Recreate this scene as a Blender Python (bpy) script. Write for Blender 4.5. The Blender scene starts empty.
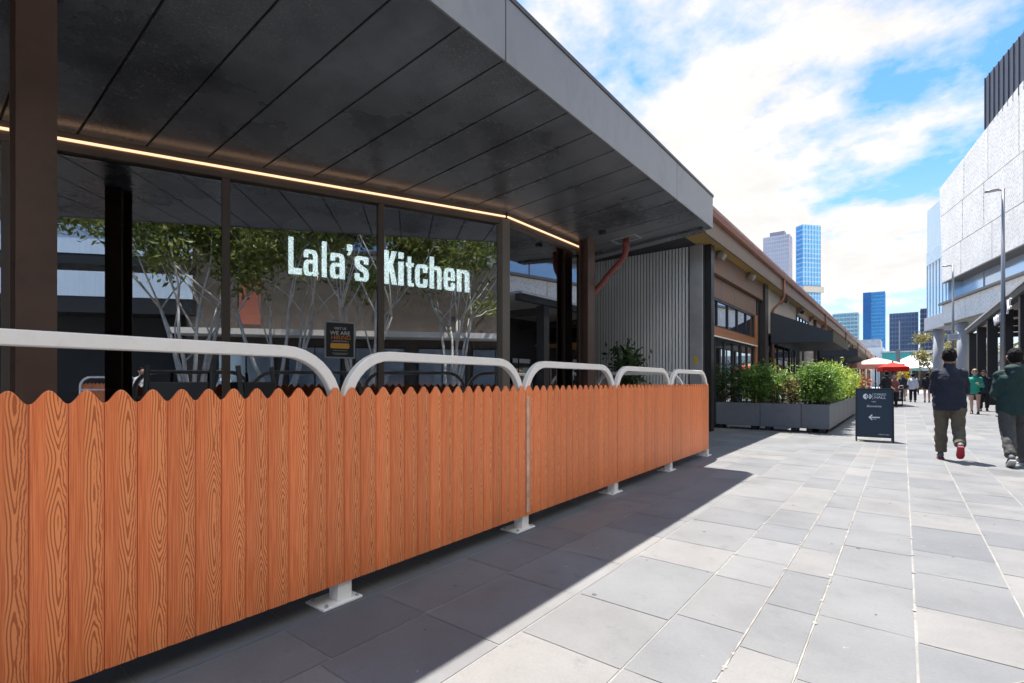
import bpy, bmesh, math, random
from mathutils import Vector, Matrix, geometry
R = math.radians
random.seed(7)
S = bpy.context.scene
C = S.collection

# ------------------------------------------------------------------ helpers
class MB:
    """collects shapes; build() links them as ONE mesh object"""
    def __init__(s, M=None):
        s.v = []; s.f = []; s.uv = {}; s.M = M or Matrix.Identity(4)
    def pts(s, ps):
        b = len(s.v)
        for p in ps: s.v.append(s.M @ Vector(p))
        return b
    def face(s, ids): s.f.append(tuple(ids))
    def box(s, x0, x1, y0, y1, z0, z1, M=None):
        ps = [(x0,y0,z0),(x1,y0,z0),(x1,y1,z0),(x0,y1,z0),(x0,y0,z1),(x1,y0,z1),(x1,y1,z1),(x0,y1,z1)]
        if M: ps = [M @ Vector(p) for p in ps]
        b = s.pts(ps)
        for q in ((0,3,2,1),(4,5,6,7),(0,1,5,4),(1,2,6,5),(2,3,7,6),(3,0,4,7)): s.f.append(tuple(b+i for i in q))
    def cbox(s, c, d, M=None):
        s.box(c[0]-d[0]/2,c[0]+d[0]/2,c[1]-d[1]/2,c[1]+d[1]/2,c[2]-d[2]/2,c[2]+d[2]/2,M)
    def rings(s, rings, cap=True):
        n = len(rings[0]); bs = [s.pts(r) for r in rings]
        for a, b in zip(bs, bs[1:]):
            for i in range(n):
                j = (i+1) % n; s.f.append((a+i, a+j, b+j, b+i))
        if cap:
            s.f.append(tuple(bs[0]+i for i in reversed(range(n)))); s.f.append(tuple(bs[-1]+i for i in range(n)))
    def tube(s, path, rad, seg=10, cap=True):
        path = [Vector(p) for p in path]
        rad = rad if isinstance(rad, (list, tuple)) else [rad]*len(path)
        rs = []; up = None
        for i, p in enumerate(path):
            a = path[max(i-1,0)]; b = path[min(i+1,len(path)-1)]
            d = (b-a)
            if d.length < 1e-9: d = Vector((0,0,1))
            d.normalize()
            if up is None:
                up = Vector((1,0,0)) if abs(d.x) < .8 else Vector((0,1,0))
            e = (up - d*up.dot(d)).normalized(); g = d.cross(e); up = e
            rs.append([p + (e*math.cos(2*math.pi*k/seg) + g*math.sin(2*math.pi*k/seg))*rad[i] for k in range(seg)])
        s.rings(rs, cap)
    def ell(s, c, r, nu=14, nv=9, M=None):
        rs = []
        for j in range(1, nv):
            t = math.pi*j/nv
            ring = [Vector((c[0]+r[0]*math.sin(t)*math.cos(2*math.pi*k/nu), c[1]+r[1]*math.sin(t)*math.sin(2*math.pi*k/nu), c[2]-r[2]*math.cos(t))) for k in range(nu)]
            if M: ring = [M @ p for p in ring]
            rs.append(ring)
        s.rings(rs)
    def prism(s, poly, axis, a, b):
        """poly of 2D points extruded along axis ('x','y','z') from a to b"""
        def p3(p, t):
            return {'x': (t,p[0],p[1]), 'y': (p[0],t,p[1]), 'z': (p[0],p[1],t)}[axis]
        s.rings([[p3(p,a) for p in poly], [p3(p,b) for p in poly]])
    def quad(s, a, b, c, d):
        k = s.pts((a,b,c,d)); s.f.append((k,k+1,k+2,k+3))
    def glyph(s, outer, holes, depth, xf):
        """flat shape with holes, extruded by depth; xf maps (x, z, d) to 3D"""
        loops = [outer]+holes
        flat = [Vector((p[0],p[1],0)) for l in loops for p in l]
        tris = geometry.tessellate_polygon([[Vector((p[0],p[1],0)) for p in l] for l in loops])
        b = s.pts([xf(p.x,p.y,0) for p in flat]); b2 = s.pts([xf(p.x,p.y,depth) for p in flat])
        for t in tris:
            s.f.append(tuple(b+i for i in t)); s.f.append(tuple(b2+i for i in reversed(t)))
        o = 0
        for l in loops:
            n = len(l)
            for i in range(n):
                j = (i+1) % n; s.f.append((b+o+i,b+o+j,b2+o+j,b2+o+i))
            o += n
    def build(s, name, mat, parent=None, world=True, smooth=False, bevel=0, recalc=True):
        off = wl(parent) if (parent and world) else Vector((0,0,0))
        me = bpy.data.meshes.new(name)
        me.from_pydata([v-off for v in s.v], [], s.f)
        if recalc:
            bm = bmesh.new(); bm.from_mesh(me); bmesh.ops.recalc_face_normals(bm, faces=bm.faces[:]); bm.to_mesh(me); bm.free()
        me.validate()
        if smooth: me.polygons.foreach_set('use_smooth', [True]*len(me.polygons))
        o = bpy.data.objects.new(name, me); C.objects.link(o)
        if mat: me.materials.append(mat)
        if parent: o.parent = parent
        if bevel:
            m = o.modifiers.new('bevel', 'BEVEL'); m.width = bevel; m.segments = 2; m.limit_method = 'ANGLE'; m.angle_limit = R(40)
            m.harden_normals = False
        return o
def wl(o):
    l = Vector((0,0,0))
    while o is not None: l = l + o.location; o = o.parent
    return l
def thing(name, label, cat, loc=(0,0,0), rz=0, group=None):
    o = bpy.data.objects.new(name, None); C.objects.link(o); o.location = loc; o.rotation_euler = (0,0,rz)
    o.empty_display_size = .2
    return tag(o, label, cat, group)
def tag(o, label, cat, group=None, kind=None):
    o['label'] = label; o['category'] = cat
    if group: o['group'] = group
    if kind: o['kind'] = kind
    return o
def struct(o): o['kind'] = 'structure'; return o
def dup(root, loc, rz, label):
    def cp(o, par):
        c = o.copy(); C.objects.link(c); c.parent = par
        for ch in [q for q in o.children]: cp(ch, c)
        return c
    r = cp(root, None); r.location = loc; r.rotation_euler = (0,0,rz); r['label'] = label; r.scale = (1,1,1)
    return r
def text_mesh(name, body, size, mat, parent, M, extrude=.001, shear=0, align='CENTER', sx=1):
    cu = bpy.data.curves.new('lettering', 'FONT'); cu.body = body; cu.size = size; cu.extrude = extrude; cu.align_x = align; cu.shear = shear
    cu.resolution_u = 4
    t = bpy.data.objects.new('lettering', cu); C.objects.link(t)
    dg = bpy.context.evaluated_depsgraph_get(); dg.update()
    me = bpy.data.meshes.new_from_object(t.evaluated_get(dg)); bpy.data.objects.remove(t)
    me.transform(Matrix.Diagonal((sx,1,1,1))); me.transform(M); me.materials.clear(); me.materials.append(mat)
    o = bpy.data.objects.new(name, me); C.objects.link(o); o.parent = parent
    return o
def applied(mb, voxel, wrinkle=0, smooth=4, wscale=.12):
    """closed overlapping shapes -> one continuous smooth mesh"""
    me = bpy.data.meshes.new('tmp'); me.from_pydata(mb.v, [], mb.f)
    bm = bmesh.new(); bm.from_mesh(me); bmesh.ops.recalc_face_normals(bm, faces=bm.faces[:]); bm.to_mesh(me); bm.free()
    o = bpy.data.objects.new('tmp', me); C.objects.link(o)
    m = o.modifiers.new('r', 'REMESH'); m.mode = 'VOXEL'; m.voxel_size = voxel
    m = o.modifiers.new('s', 'SMOOTH'); m.factor = .5; m.iterations = smooth
    if wrinkle:
        tx = bpy.data.textures.new('folds', 'CLOUDS'); tx.noise_scale = wscale; tx.noise_depth = 2
        m = o.modifiers.new('d', 'DISPLACE'); m.texture = tx; m.strength = wrinkle; m.mid_level = .5; m.texture_coords = 'LOCAL'
    dg = bpy.context.evaluated_depsgraph_get(); dg.update()
    r = bpy.data.meshes.new_from_object(o.evaluated_get(dg)); bpy.data.objects.remove(o)
    r.polygons.foreach_set('use_smooth', [True]*len(r.polygons))
    return r

# ------------------------------------------------------------------ materials
class NT:
    def __init__(s, m): s.t = m.node_tree; s.n = s.t.nodes; s.l = s.t.links
    def new(s, t, **k):
        n = s.n.new(t)
        for a, b in k.items(): setattr(n, a, b)
        return n
    def link(s, a, b): s.l.new(a, b)
    def val(s, sock, x):
        if hasattr(x, 'is_linked') or isinstance(x, bpy.types.NodeSocket): s.l.new(x, sock)
        else: sock.default_value = x
    def math(s, op, a, b=None, c=None, clamp=False):
        n = s.new('ShaderNodeMath', operation=op); n.use_clamp = clamp
        s.val(n.inputs[0], a)
        if b is not None: s.val(n.inputs[1], b)
        if c is not None: s.val(n.inputs[2], c)
        return n.outputs[0]
    def mix(s, f, a, b, blend='MIX'):
        n = s.new('ShaderNodeMix', data_type='RGBA', blend_type=blend)
        s.val(n.inputs[0], f)
        s.val(n.inputs[6], a if not isinstance(a, tuple) else (*a[:3],1)); s.val(n.inputs[7], b if not isinstance(b, tuple) else (*b[:3],1))
        return n.outputs[2]
    def noise(s, vec, scale, detail=4, rough=.55, dim='3D', w=None):
        n = s.new('ShaderNodeTexNoise', noise_dimensions=dim)
        n.inputs['Scale'].default_value = scale; n.inputs['Detail'].default_value = detail; n.inputs['Roughness'].default_value = rough
        if vec is not None and dim != '1D': s.link(vec, n.inputs['Vector'])
        if w is not None: s.val(n.inputs['W'], w)
        return n.outputs['Fac']
    def ramp(s, f, stops):
        n = s.new('ShaderNodeValToRGB'); s.val(n.inputs[0], f); e = n.color_ramp.elements
        while len(e) > 1: e.remove(e[-1])
        e[0].position = stops[0][0]; e[0].color = (*stops[0][1],1) if isinstance(stops[0][1], tuple) else (stops[0][1],)*3+(1,)
        for p, c in stops[1:]:
            q = e.new(p); q.color = (*c,1) if isinstance(c, tuple) else (c,c,c,1)
        return n.outputs[0]
    def maprange(s, f, a, b, c, d):
        n = s.new('ShaderNodeMapRange'); s.val(n.inputs[0], f)
        for i, x in enumerate((a,b,c,d)): n.inputs[1+i].default_value = x
        return n.outputs[0]
def base(name):
    m = bpy.data.materials.new(name); m.use_nodes = True
    t = NT(m); b = t.n['Principled BSDF']
    tc = t.new('ShaderNodeTexCoord'); oi = t.new('ShaderNodeObjectInfo')
    sc = t.new('ShaderNodeVectorMath', operation='MULTIPLY_ADD')
    comb = t.new('ShaderNodeCombineXYZ')
    for i in range(3): t.link(oi.outputs['Random'], comb.inputs[i])
    t.link(comb.outputs[0], sc.inputs[0]); sc.inputs[1].default_value = (37,23,11); t.link(tc.outputs['Object'], sc.inputs[2])
    return m, t, b, sc.outputs[0], tc, oi
def mat(name, col, rough=.6, metal=0, var=.18, scale=3, bump=.0, bscale=40, dirt=0, spec=.5, coat=0, stretch=None):
    m, t, b, vec, tc, oi = base(name)
    if stretch:
        mp = t.new('ShaderNodeMapping'); mp.inputs['Scale'].default_value = stretch; t.link(vec, mp.inputs[0]); vec = mp.outputs[0]
    n = t.noise(vec, scale, 6, .6)
    k = t.maprange(n, .25, .75, 1-var, 1+var)
    cc = t.mix(1.0, col, k, 'MULTIPLY')
    if dirt:
        d = t.noise(vec, scale*3.7, 5, .7); d = t.maprange(d, .52, .72, 0, dirt); cc = t.mix(d, cc, (col[0]*.45, col[1]*.42, col[2]*.4))
    t.link(cc, b.inputs['Base Color'])
    r = t.maprange(n, .25, .75, max(rough-.1,.02), min(rough+.1,1)); t.link(r, b.inputs['Roughness'])
    b.inputs['Metallic'].default_value = metal; b.inputs['Specular IOR Level'].default_value = spec; b.inputs['Coat Weight'].default_value = coat
    if bump:
        bn = t.new('ShaderNodeBump'); bn.inputs['Strength'].default_value = bump; bn.inputs['Distance'].default_value = .01
        t.link(t.noise(vec, bscale, 4, .6), bn.inputs['Height']); t.link(bn.outputs[0], b.inputs['Normal'])
    return m
def emit(name, col, st):
    m = bpy.data.materials.new(name); m.use_nodes = True; b = m.node_tree.nodes['Principled BSDF']
    b.inputs['Base Color'].default_value = (.8,.8,.8,1); b.inputs['Emission Color'].default_value = (*col,1); b.inputs['Emission Strength'].default_value = st
    return m
def leafmat(name, dark, light, trans=.35, rough=.45):
    m, t, b, vec, tc, oi = base(name)
    g = t.new('ShaderNodeNewGeometry')
    cl = t.noise(vec, 2.2, 2)
    f = t.math('ADD', t.math('MULTIPLY', g.outputs['Random Per Island'], .65), t.math('MULTIPLY', t.maprange(cl,.3,.7,0,1), .35))
    cc = t.ramp(f, [(0,dark),(.55,tuple((a+c)/2 for a,c in zip(dark,light))),(1,light)])
    t.link(cc, b.inputs['Base Color']); b.inputs['Roughness'].default_value = rough
    tr = t.new('ShaderNodeBsdfTranslucent'); t.link(cc, tr.inputs['Color'])
    mx = t.new('ShaderNodeMixShader'); mx.inputs[0].default_value = trans
    t.link(b.outputs[0], mx.inputs[1]); t.link(tr.outputs[0], mx.inputs[2])
    t.link(mx.outputs[0], t.n['Material Output'].inputs['Surface'])
    return m

def fence_mat():
    m, t, b, vec, tc, oi = base('timber_print')
    uv = t.new('ShaderNodeUVMap'); sp = t.new('ShaderNodeSeparateXYZ'); t.link(uv.outputs[0], sp.inputs[0])
    u, h = sp.outputs[0], sp.outputs[1]
    x = t.math('FRACT', u); pid = t.math('ADD', t.math('FLOOR', u), t.math('MULTIPLY', oi.outputs['Random'], 61.3))
    wn = t.new('ShaderNodeTexWhiteNoise', noise_dimensions='1D'); t.link(pid, wn.inputs['W'])
    rnd = wn.outputs['Value']
    cx = t.math('ADD', .64, t.math('MULTIPLY', rnd, .1))
    N = t.noise(None, 1.0, 1.5, .45, '1D', t.math('ADD', t.math('MULTIPLY', h, 1.9), t.math('MULTIPLY', rnd, 97.0)))
    cv = t.new('ShaderNodeCombineXYZ'); t.link(t.math('MULTIPLY', x, 3.0), cv.inputs[0]); t.link(t.math('MULTIPLY', h, 9.0), cv.inputs[1]); t.link(t.math('MULTIPLY', pid, 3.1), cv.inputs[2])
    wob = t.noise(cv.outputs[0], 1.6, 3)
    wx = t.math('ADD', x, t.math('MULTIPLY', t.math('SUBTRACT', wob, .5), .10))
    dx = t.math('DIVIDE', t.math('SUBTRACT', wx, cx), .25)
    rad = t.math('SQRT', t.math('ADD', t.math('MULTIPLY', dx, dx), .012))
    ph = t.math('ADD', t.math('ADD', t.math('MULTIPLY', rad, 2.7), t.math('MULTIPLY', N, 12.0)), t.math('MULTIPLY', wob, .9))
    sn = t.math('SINE', t.math('MULTIPLY', ph, 6.2832))
    band = t.maprange(sn, .0, .65, 0, 1)
    # straight-grained flank
    c2 = t.new('ShaderNodeCombineXYZ'); t.link(t.math('MULTIPLY', x, 46.0), c2.inputs[0]); t.link(t.math('MULTIPLY', h, 5.0), c2.inputs[1]); t.link(pid, c2.inputs[2])
    fine = t.noise(c2.outputs[0], 1.0, 3, .6)
    flank = t.math('MAXIMUM', t.maprange(x, .47, .38, 0, 1), t.maprange(x, .93, .98, 0, 1))
    L, D, Sd, S2 = (1.0,.325,.110), (.58,.128,.031), (.76,.165,.043), (1.0,.285,.092)
    heart = t.mix(band, L, D)
    fl = t.mix(t.maprange(fine,.40,.60,0,1), Sd, S2)
    cc = t.mix(flank, heart, fl)
    speck = t.noise(c2.outputs[0], 4.0, 2); cc = t.mix(t.maprange(speck,.6,.75,0,.25), cc, D)
    tone = t.maprange(rnd, 0, 1, .90, 1.08); cc = t.mix(1.0, cc, tone, 'MULTIPLY')
    scuff = t.noise(vec, 9, 6, .75); cc = t.mix(t.maprange(scuff,.70,.78,0,.35), cc, (.75,.55,.42))
    # dirt near the foot of the boards
    dn = t.math('MULTIPLY', t.maprange(h, .11, .25, .25, 0), t.noise(vec, 14, 4))
    cc = t.mix(dn, cc, (.16,.07,.035))
    t.link(cc, b.inputs['Base Color']); b.inputs['Roughness'].default_value = .42
    bn = t.new('ShaderNodeBump'); bn.inputs['Strength'].default_value = .12; bn.inputs['Distance'].default_value = .004
    t.link(fine, bn.inputs['Height']); t.link(bn.outputs[0], b.inputs['Normal'])
    return m
def paver_mat():
    m, t, b, vec, tc, oi = base('bluestone')
    g = t.new('ShaderNodeNewGeometry'); r = g.outputs['Random Per Island']
    cc = t.ramp(r, [(0,(.118,.121,.127)),(.15,(.154,.153,.154)),(.3,(.134,.137,.142)),(.45,(.176,.168,.161)),(.55,(.140,.144,.149)),(.7,(.162,.161,.162)),(.8,(.126,.130,.137)),(.9,(.166,.162,.160)),(1,(.182,.175,.169))])
    n1 = t.noise(vec, 1.6, 6, .65); cc = t.mix(1.0, cc, t.maprange(n1,.25,.75,.78,1.22), 'MULTIPLY')
    n2 = t.noise(vec, 70, 3, .7); cc = t.mix(1.0, cc, t.maprange(n2,.3,.7,.93,1.07), 'MULTIPLY')
    n3 = t.noise(vec, 5.3, 5, .75); cc = t.mix(t.maprange(n3,.58,.74,0,.5), cc, (.085,.085,.088))
    n4 = t.noise(vec, 7.9, 6, .8); cc = t.mix(t.maprange(n4,.66,.72,0,.6), cc, (.40,.38,.35))
    v = t.new('ShaderNodeTexVoronoi'); v.inputs['Scale'].default_value = 5.5; t.link(vec, v.inputs['Vector'])
    cc = t.mix(t.maprange(v.outputs['Distance'],.04,.075,.55,0), cc, (.10,.10,.105))
    t.link(cc, b.inputs['Base Color']); t.link(t.maprange(n1,.3,.7,.52,.8), b.inputs['Roughness'])
    bn = t.new('ShaderNodeBump'); bn.inputs['Strength'].default_value = .15; bn.inputs['Distance'].default_value = .006
    t.link(t.noise(vec, 22, 6, .7), bn.inputs['Height']); t.link(bn.outputs[0], b.inputs['Normal'])
    return m
def glass_mat(name, tint, ior=1.9, refl=(.95,.97,1), extra=0.0):
    m, t, b, vec, tc, oi = base(name)
    fr = t.new('ShaderNodeFresnel'); fr.inputs['IOR'].default_value = ior
    gl = t.new('ShaderNodeBsdfGlossy'); gl.inputs['Roughness'].default_value = .0; gl.inputs['Color'].default_value = (*refl,1)
    tr = t.new('ShaderNodeBsdfTransparent'); tr.inputs['Color'].default_value = (*tint,1)
    mx = t.new('ShaderNodeMixShader'); t.link(t.math('ADD', fr.outputs[0], extra, clamp=True), mx.inputs[0]); t.link(tr.outputs[0], mx.inputs[1]); t.link(gl.outputs[0], mx.inputs[2])
    t.link(mx.outputs[0], t.n['Material Output'].inputs['Surface'])
    return m
def soffit_mat():
    m, t, b, vec, tc, oi = base('charcoal_soffit_metal')
    n1 = t.noise(vec, .7, 6, .65)
    cc = t.mix(t.maprange(n1,.35,.65,0,1), (.050,.054,.061), (.165,.173,.187))
    n2 = t.noise(vec, 55, 4, .8); n2m = t.noise(vec, 1.1, 3, .6)
    sp = t.math('MULTIPLY', t.maprange(n2,.54,.66,0,1), t.maprange(n2m,.44,.64,.04,.9)); cc = t.mix(sp, cc, (.30,.285,.27))
    n5 = t.noise(vec, 11, 6, .8); cc = t.mix(t.maprange(n5,.66,.72,0,.5), cc, (.26,.25,.24))
    n3 = t.noise(vec, 3.1, 6, .7); cc = t.mix(t.maprange(n3,.60,.85,0,.3), cc, (.045,.04,.037))
    t.link(cc, b.inputs['Base Color']); t.link(t.maprange(n1,.3,.7,.20,.40), b.inputs['Roughness']); b.inputs['Specular IOR Level'].default_value = .7
    bn = t.new('ShaderNodeBump'); bn.inputs['Strength'].default_value = .12; bn.inputs['Distance'].default_value = .01
    t.link(t.noise(vec, 5, 3), bn.inputs['Height']); t.link(bn.outputs[0], b.inputs['Normal'])
    return m
def clad_mat():
    m, t, b, vec, tc, oi = base('pierced_white_cladding')
    sp = t.new('ShaderNodeSeparateXYZ'); t.link(tc.outputs['Object'], sp.inputs[0])
    cx = t.math('MULTIPLY', sp.outputs[0], 6.5); col = t.math('FLOOR', cx)
    wn = t.new('ShaderNodeTexWhiteNoise', noise_dimensions='1D'); t.link(col, wn.inputs['W'])
    cz = t.math('ADD', t.math('MULTIPLY', sp.outputs[2], 3.2), t.math('MULTIPLY', wn.outputs[0], 7.0)); row = t.math('FLOOR', cz)
    cb = t.new('ShaderNodeCombineXYZ'); t.link(col, cb.inputs[0]); t.link(row, cb.inputs[1])
    w2 = t.new('ShaderNodeTexWhiteNoise', noise_dimensions='2D'); t.link(cb.outputs[0], w2.inputs['Vector'])
    on = t.math('GREATER_THAN', w2.outputs[0], .38)
    fx = t.math('FRACT', cx); fz = t.math('FRACT', cz)
    ix = t.math('LESS_THAN', fx, .30); iz = t.math('LESS_THAN', fz, t.math('ADD', .2, t.math('MULTIPLY', w2.outputs[0], .5)))
    hole = t.math('MULTIPLY', on, t.math('MULTIPLY', ix, iz))
    n = t.noise(vec, .7, 4); bc = t.mix(1.0, (.80,.745,.67), t.maprange(n,.3,.7,.92,1.06), 'MULTIPLY')
    t.link(t.mix(t.math('MULTIPLY', hole, .62), bc, (.20,.19,.18)), b.inputs['Base Color']); b.inputs['Roughness'].default_value = .75
    return m

M_fence = fence_mat(); M_paver = paver_mat(); M_soffit = soffit_mat(); M_clad = clad_mat()
M_repair = mat('pale_repair_grout', (.28,.26,.235), .9, var=.4, scale=9)
M_grout = mat('pale_grout', (.255,.245,.23), .9, var=.3, scale=6, bump=.3, dirt=.5)
M_ground = mat('pale_ground', (.30,.295,.285), .85, var=.12, scale=.4)
M_white = mat('cream_powder_coat', (.92,.86,.80), .42, var=.03, dirt=.16, scale=4)
M_zinc = mat('zinc_fascia', (.285,.287,.30), .36, metal=.25, var=.12, scale=.8, dirt=.25, stretch=(1,1,.5))
M_cap = mat('dark_capping', (.10,.10,.105), .45, metal=.4)
M_black = mat('black_metal', (.018,.018,.019), .45)
M_bronze = mat('bronze_frame', (.13,.10,.08), .42, metal=.3, var=.12)
M_post = mat('grey_bronze_post', (.21,.18,.15), .5, metal=.2, var=.1)
M_colbrown = mat('brown_painted_steel', (.105,.058,.041), .5, var=.22, scale=2.5, dirt=.35, bump=.08)
M_red = mat('oxide_red_pipe', (.22,.055,.042), .45, var=.15)
M_glass = glass_mat('shop_glass', (.40,.44,.44), 1.8, extra=.25)
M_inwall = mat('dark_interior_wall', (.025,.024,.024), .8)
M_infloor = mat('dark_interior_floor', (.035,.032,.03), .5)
M_batten = mat('silver_battens', (.84,.85,.86), .45, metal=.0, var=.1, stretch=(1,1,.2))
M_dgrey = mat('dark_grey_backing', (.042,.042,.045), .7)
M_lgrey = mat('light_grey_metal', (.40,.40,.41), .45, metal=.3)
M_ply = mat('eave_plywood', (.40,.27,.10), .6, var=.15, scale=2, stretch=(1,.3,1))
M_fascia = mat('taupe_fascia_board', (.225,.165,.13), .6, var=.1, dirt=.15)
M_gutter = mat('copper_red_gutter', (.30,.115,.075), .4, metal=.2, var=.12)
M_brick = mat('brown_panel', (.20,.115,.08), .6, var=.14, scale=1.5)
M_orange_t = mat('orange_timber', (.36,.135,.05), .5, var=.2, stretch=(1,.2,6))
M_cream = mat('cream_render', (.52,.46,.39), .8, var=.06, scale=1.2, dirt=.15)
M_roof = mat('corrugated_roof', (.28,.27,.26), .5, metal=.3)
M_pilaster = mat('dark_pilaster', (.045,.034,.03), .6)
M_wglass = glass_mat('window_glass', (.25,.28,.29), 1.9, extra=.34)
M_planter = mat('planter_zinc_grey', (.155,.166,.185), .62, var=.16, scale=2, dirt=.25, bump=.05)
M_soil = mat('potting_soil', (.03,.022,.016), .95, bump=.5)
M_awning = mat('slate_canvas', (.055,.062,.075), .8, var=.1, scale=2)
M_val = mat('olive_canvas_valance', (.10,.098,.075), .8, var=.1)
M_navy = mat('navy_board', (.020,.036,.055), .5, var=.1)
M_wtext = mat('white_vinyl', (.80,.80,.80), .5, var=.02)
M_skin = mat('skin', (.48,.27,.19), .5, var=.06, scale=12)
M_skin2 = mat('olive_skin', (.36,.19,.125), .5, var=.06, scale=12)
M_hair = mat('black_hair', (.010,.009,.009), .75, spec=.15, var=.3, scale=60, bump=.6, bscale=120)
M_hairg = mat('sandy_hair', (.28,.19,.10), .55, var=.2, scale=60, bump=.5, bscale=120)
M_bark = mat('pale_bark', (.60,.56,.50), .85, var=.3, scale=5, bump=.4, dirt=.4)
M_bark2 = mat('brown_bark', (.12,.085,.06), .9, var=.3, scale=6, bump=.5)
M_stem = mat('woody_stem', (.09,.065,.04), .9)
L_dark = leafmat('dark_leaf', (.022,.050,.018), (.085,.16,.045), .3)
L_mid = leafmat('green_leaf', (.05,.12,.02), (.26,.42,.07), .4)
L_lime = leafmat('lime_leaf', (.13,.22,.022), (.50,.60,.085), .45)
L_dry = leafmat('dry_leaf', (.20,.13,.05), (.52,.40,.18), .35)
L_euc = leafmat('gum_leaf', (.12,.12,.04), (.42,.36,.13), .35)
L_street = leafmat('street_tree_leaf', (.06,.085,.02), (.33,.37,.085), .38)
L_red = leafmat('red_flower', (.30,.06,.03), (.60,.22,.10), .3)

# ------------------------------------------------------------------ ground
mb = MB(); mb.quad((-900,-400,-.03),(900,-400,-.03),(900,1500,-.03),(-900,1500,-.03)); struct(mb.build('ground', M_ground))
mb = MB(); mb.quad((-9,-8,-.0025),(14,-8,-.0025),(14,70,-.0025),(-9,70,-.0025)); struct(mb.build('paving_joints', M_grout))
rng = random.Random(3)
xs = [-2.387,-1.98,-1.47,-.94,-.60,-.352,.05,.495]
while xs[0] > -8.8: xs.insert(0, xs[0]-rng.uniform(.36,.48))
while xs[-1] < 13.6: xs.append(xs[-1]+rng.uniform(.36,.47))
mb = MB()
for i in range(len(xs)-1):
    y = -7.9+rng.uniform(0,.8)
    while y < 69:
        L = rng.uniform(.46,.82)
        g = rng.choice((.0022,.003,.003,.0045)); gx = rng.choice((.004,.005,.0065))
        x0, x1, y0, y1 = xs[i]+gx, xs[i+1]-gx, y+g, y+L-g
        sk = rng.uniform(-.003,.003); z = rng.uniform(-.0008,.0008)
        mb.quad((x0,y0+sk,z),(x1,y0-sk,z),(x1,y1-sk,z),(x0,y1+sk,z)); y += L
struct(mb.build('pavement', M_paver))
mb = MB(); rgm = random.Random(12)
for k in range(90):
    cx, cy = rgm.uniform(-2.6,2.2), rgm.uniform(1.2,10); n_ = rgm.randint(7,10); rr_ = rgm.choice((.006,.008,.011,.016))
    b_ = mb.pts([(cx+rr_*rgm.uniform(.75,1.1)*math.cos(6.283*i/n_), cy+rr_*rgm.uniform(.75,1.1)*math.sin(6.283*i/n_), .0016) for i in range(n_)]); mb.f.append(tuple(range(b_,b_+n_)))
struct(mb.build('gum_spots', mat('gum_dark',(.085,.085,.086),.8,var=.5,scale=9)))
# diagonal repair joint cut across the pavers (pale grout)
mb = MB()
def ribbon(p, q, w0, z, n=14, seed=0):
    rg = random.Random(seed); p = Vector((*p,0)); q = Vector((*q,0)); d = (q-p); nrm = Vector((-d.y,d.x,0)).normalized(); pr = None
    for k in range(n+1):
        c = p + d*(k/n); w = w0*rg.uniform(.5,1.4)
        a, b = c+nrm*w+Vector((0,0,z)), c-nrm*w+Vector((0,0,z))
        if pr: mb.quad(pr[0], pr[1], b, a)
        pr = (a, b)
ribbon((-.37,1.92),(1.55,4.35),.0045,.002,24,1)
ribbon((-.60,2.2),(-.60,6.4),.0032,.002,60,2); ribbon((-.352,1.6),(-.352,7.0),.003,.002,70,3); rgc = random.Random(8)
for k in range(46):
    cx = rgc.choice((-.60,-.60,-.352,-.352,.05,-.94)) + rgc.gauss(0,.004); cy = rgc.uniform(1.7,6.5); n_ = rgc.randint(5,8); rr_ = rgc.uniform(.004,.016)
    b_ = mb.pts([(cx+rr_*rgc.uniform(.5,1.2)*math.cos(6.283*i/n_), cy+1.6*rr_*rgc.uniform(.4,1.2)*math.sin(6.283*i/n_), .0024) for i in range(n_)]); mb.f.append(tuple(range(b_,b_+n_)))
struct(mb.build('repair_grout', M_repair))

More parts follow.
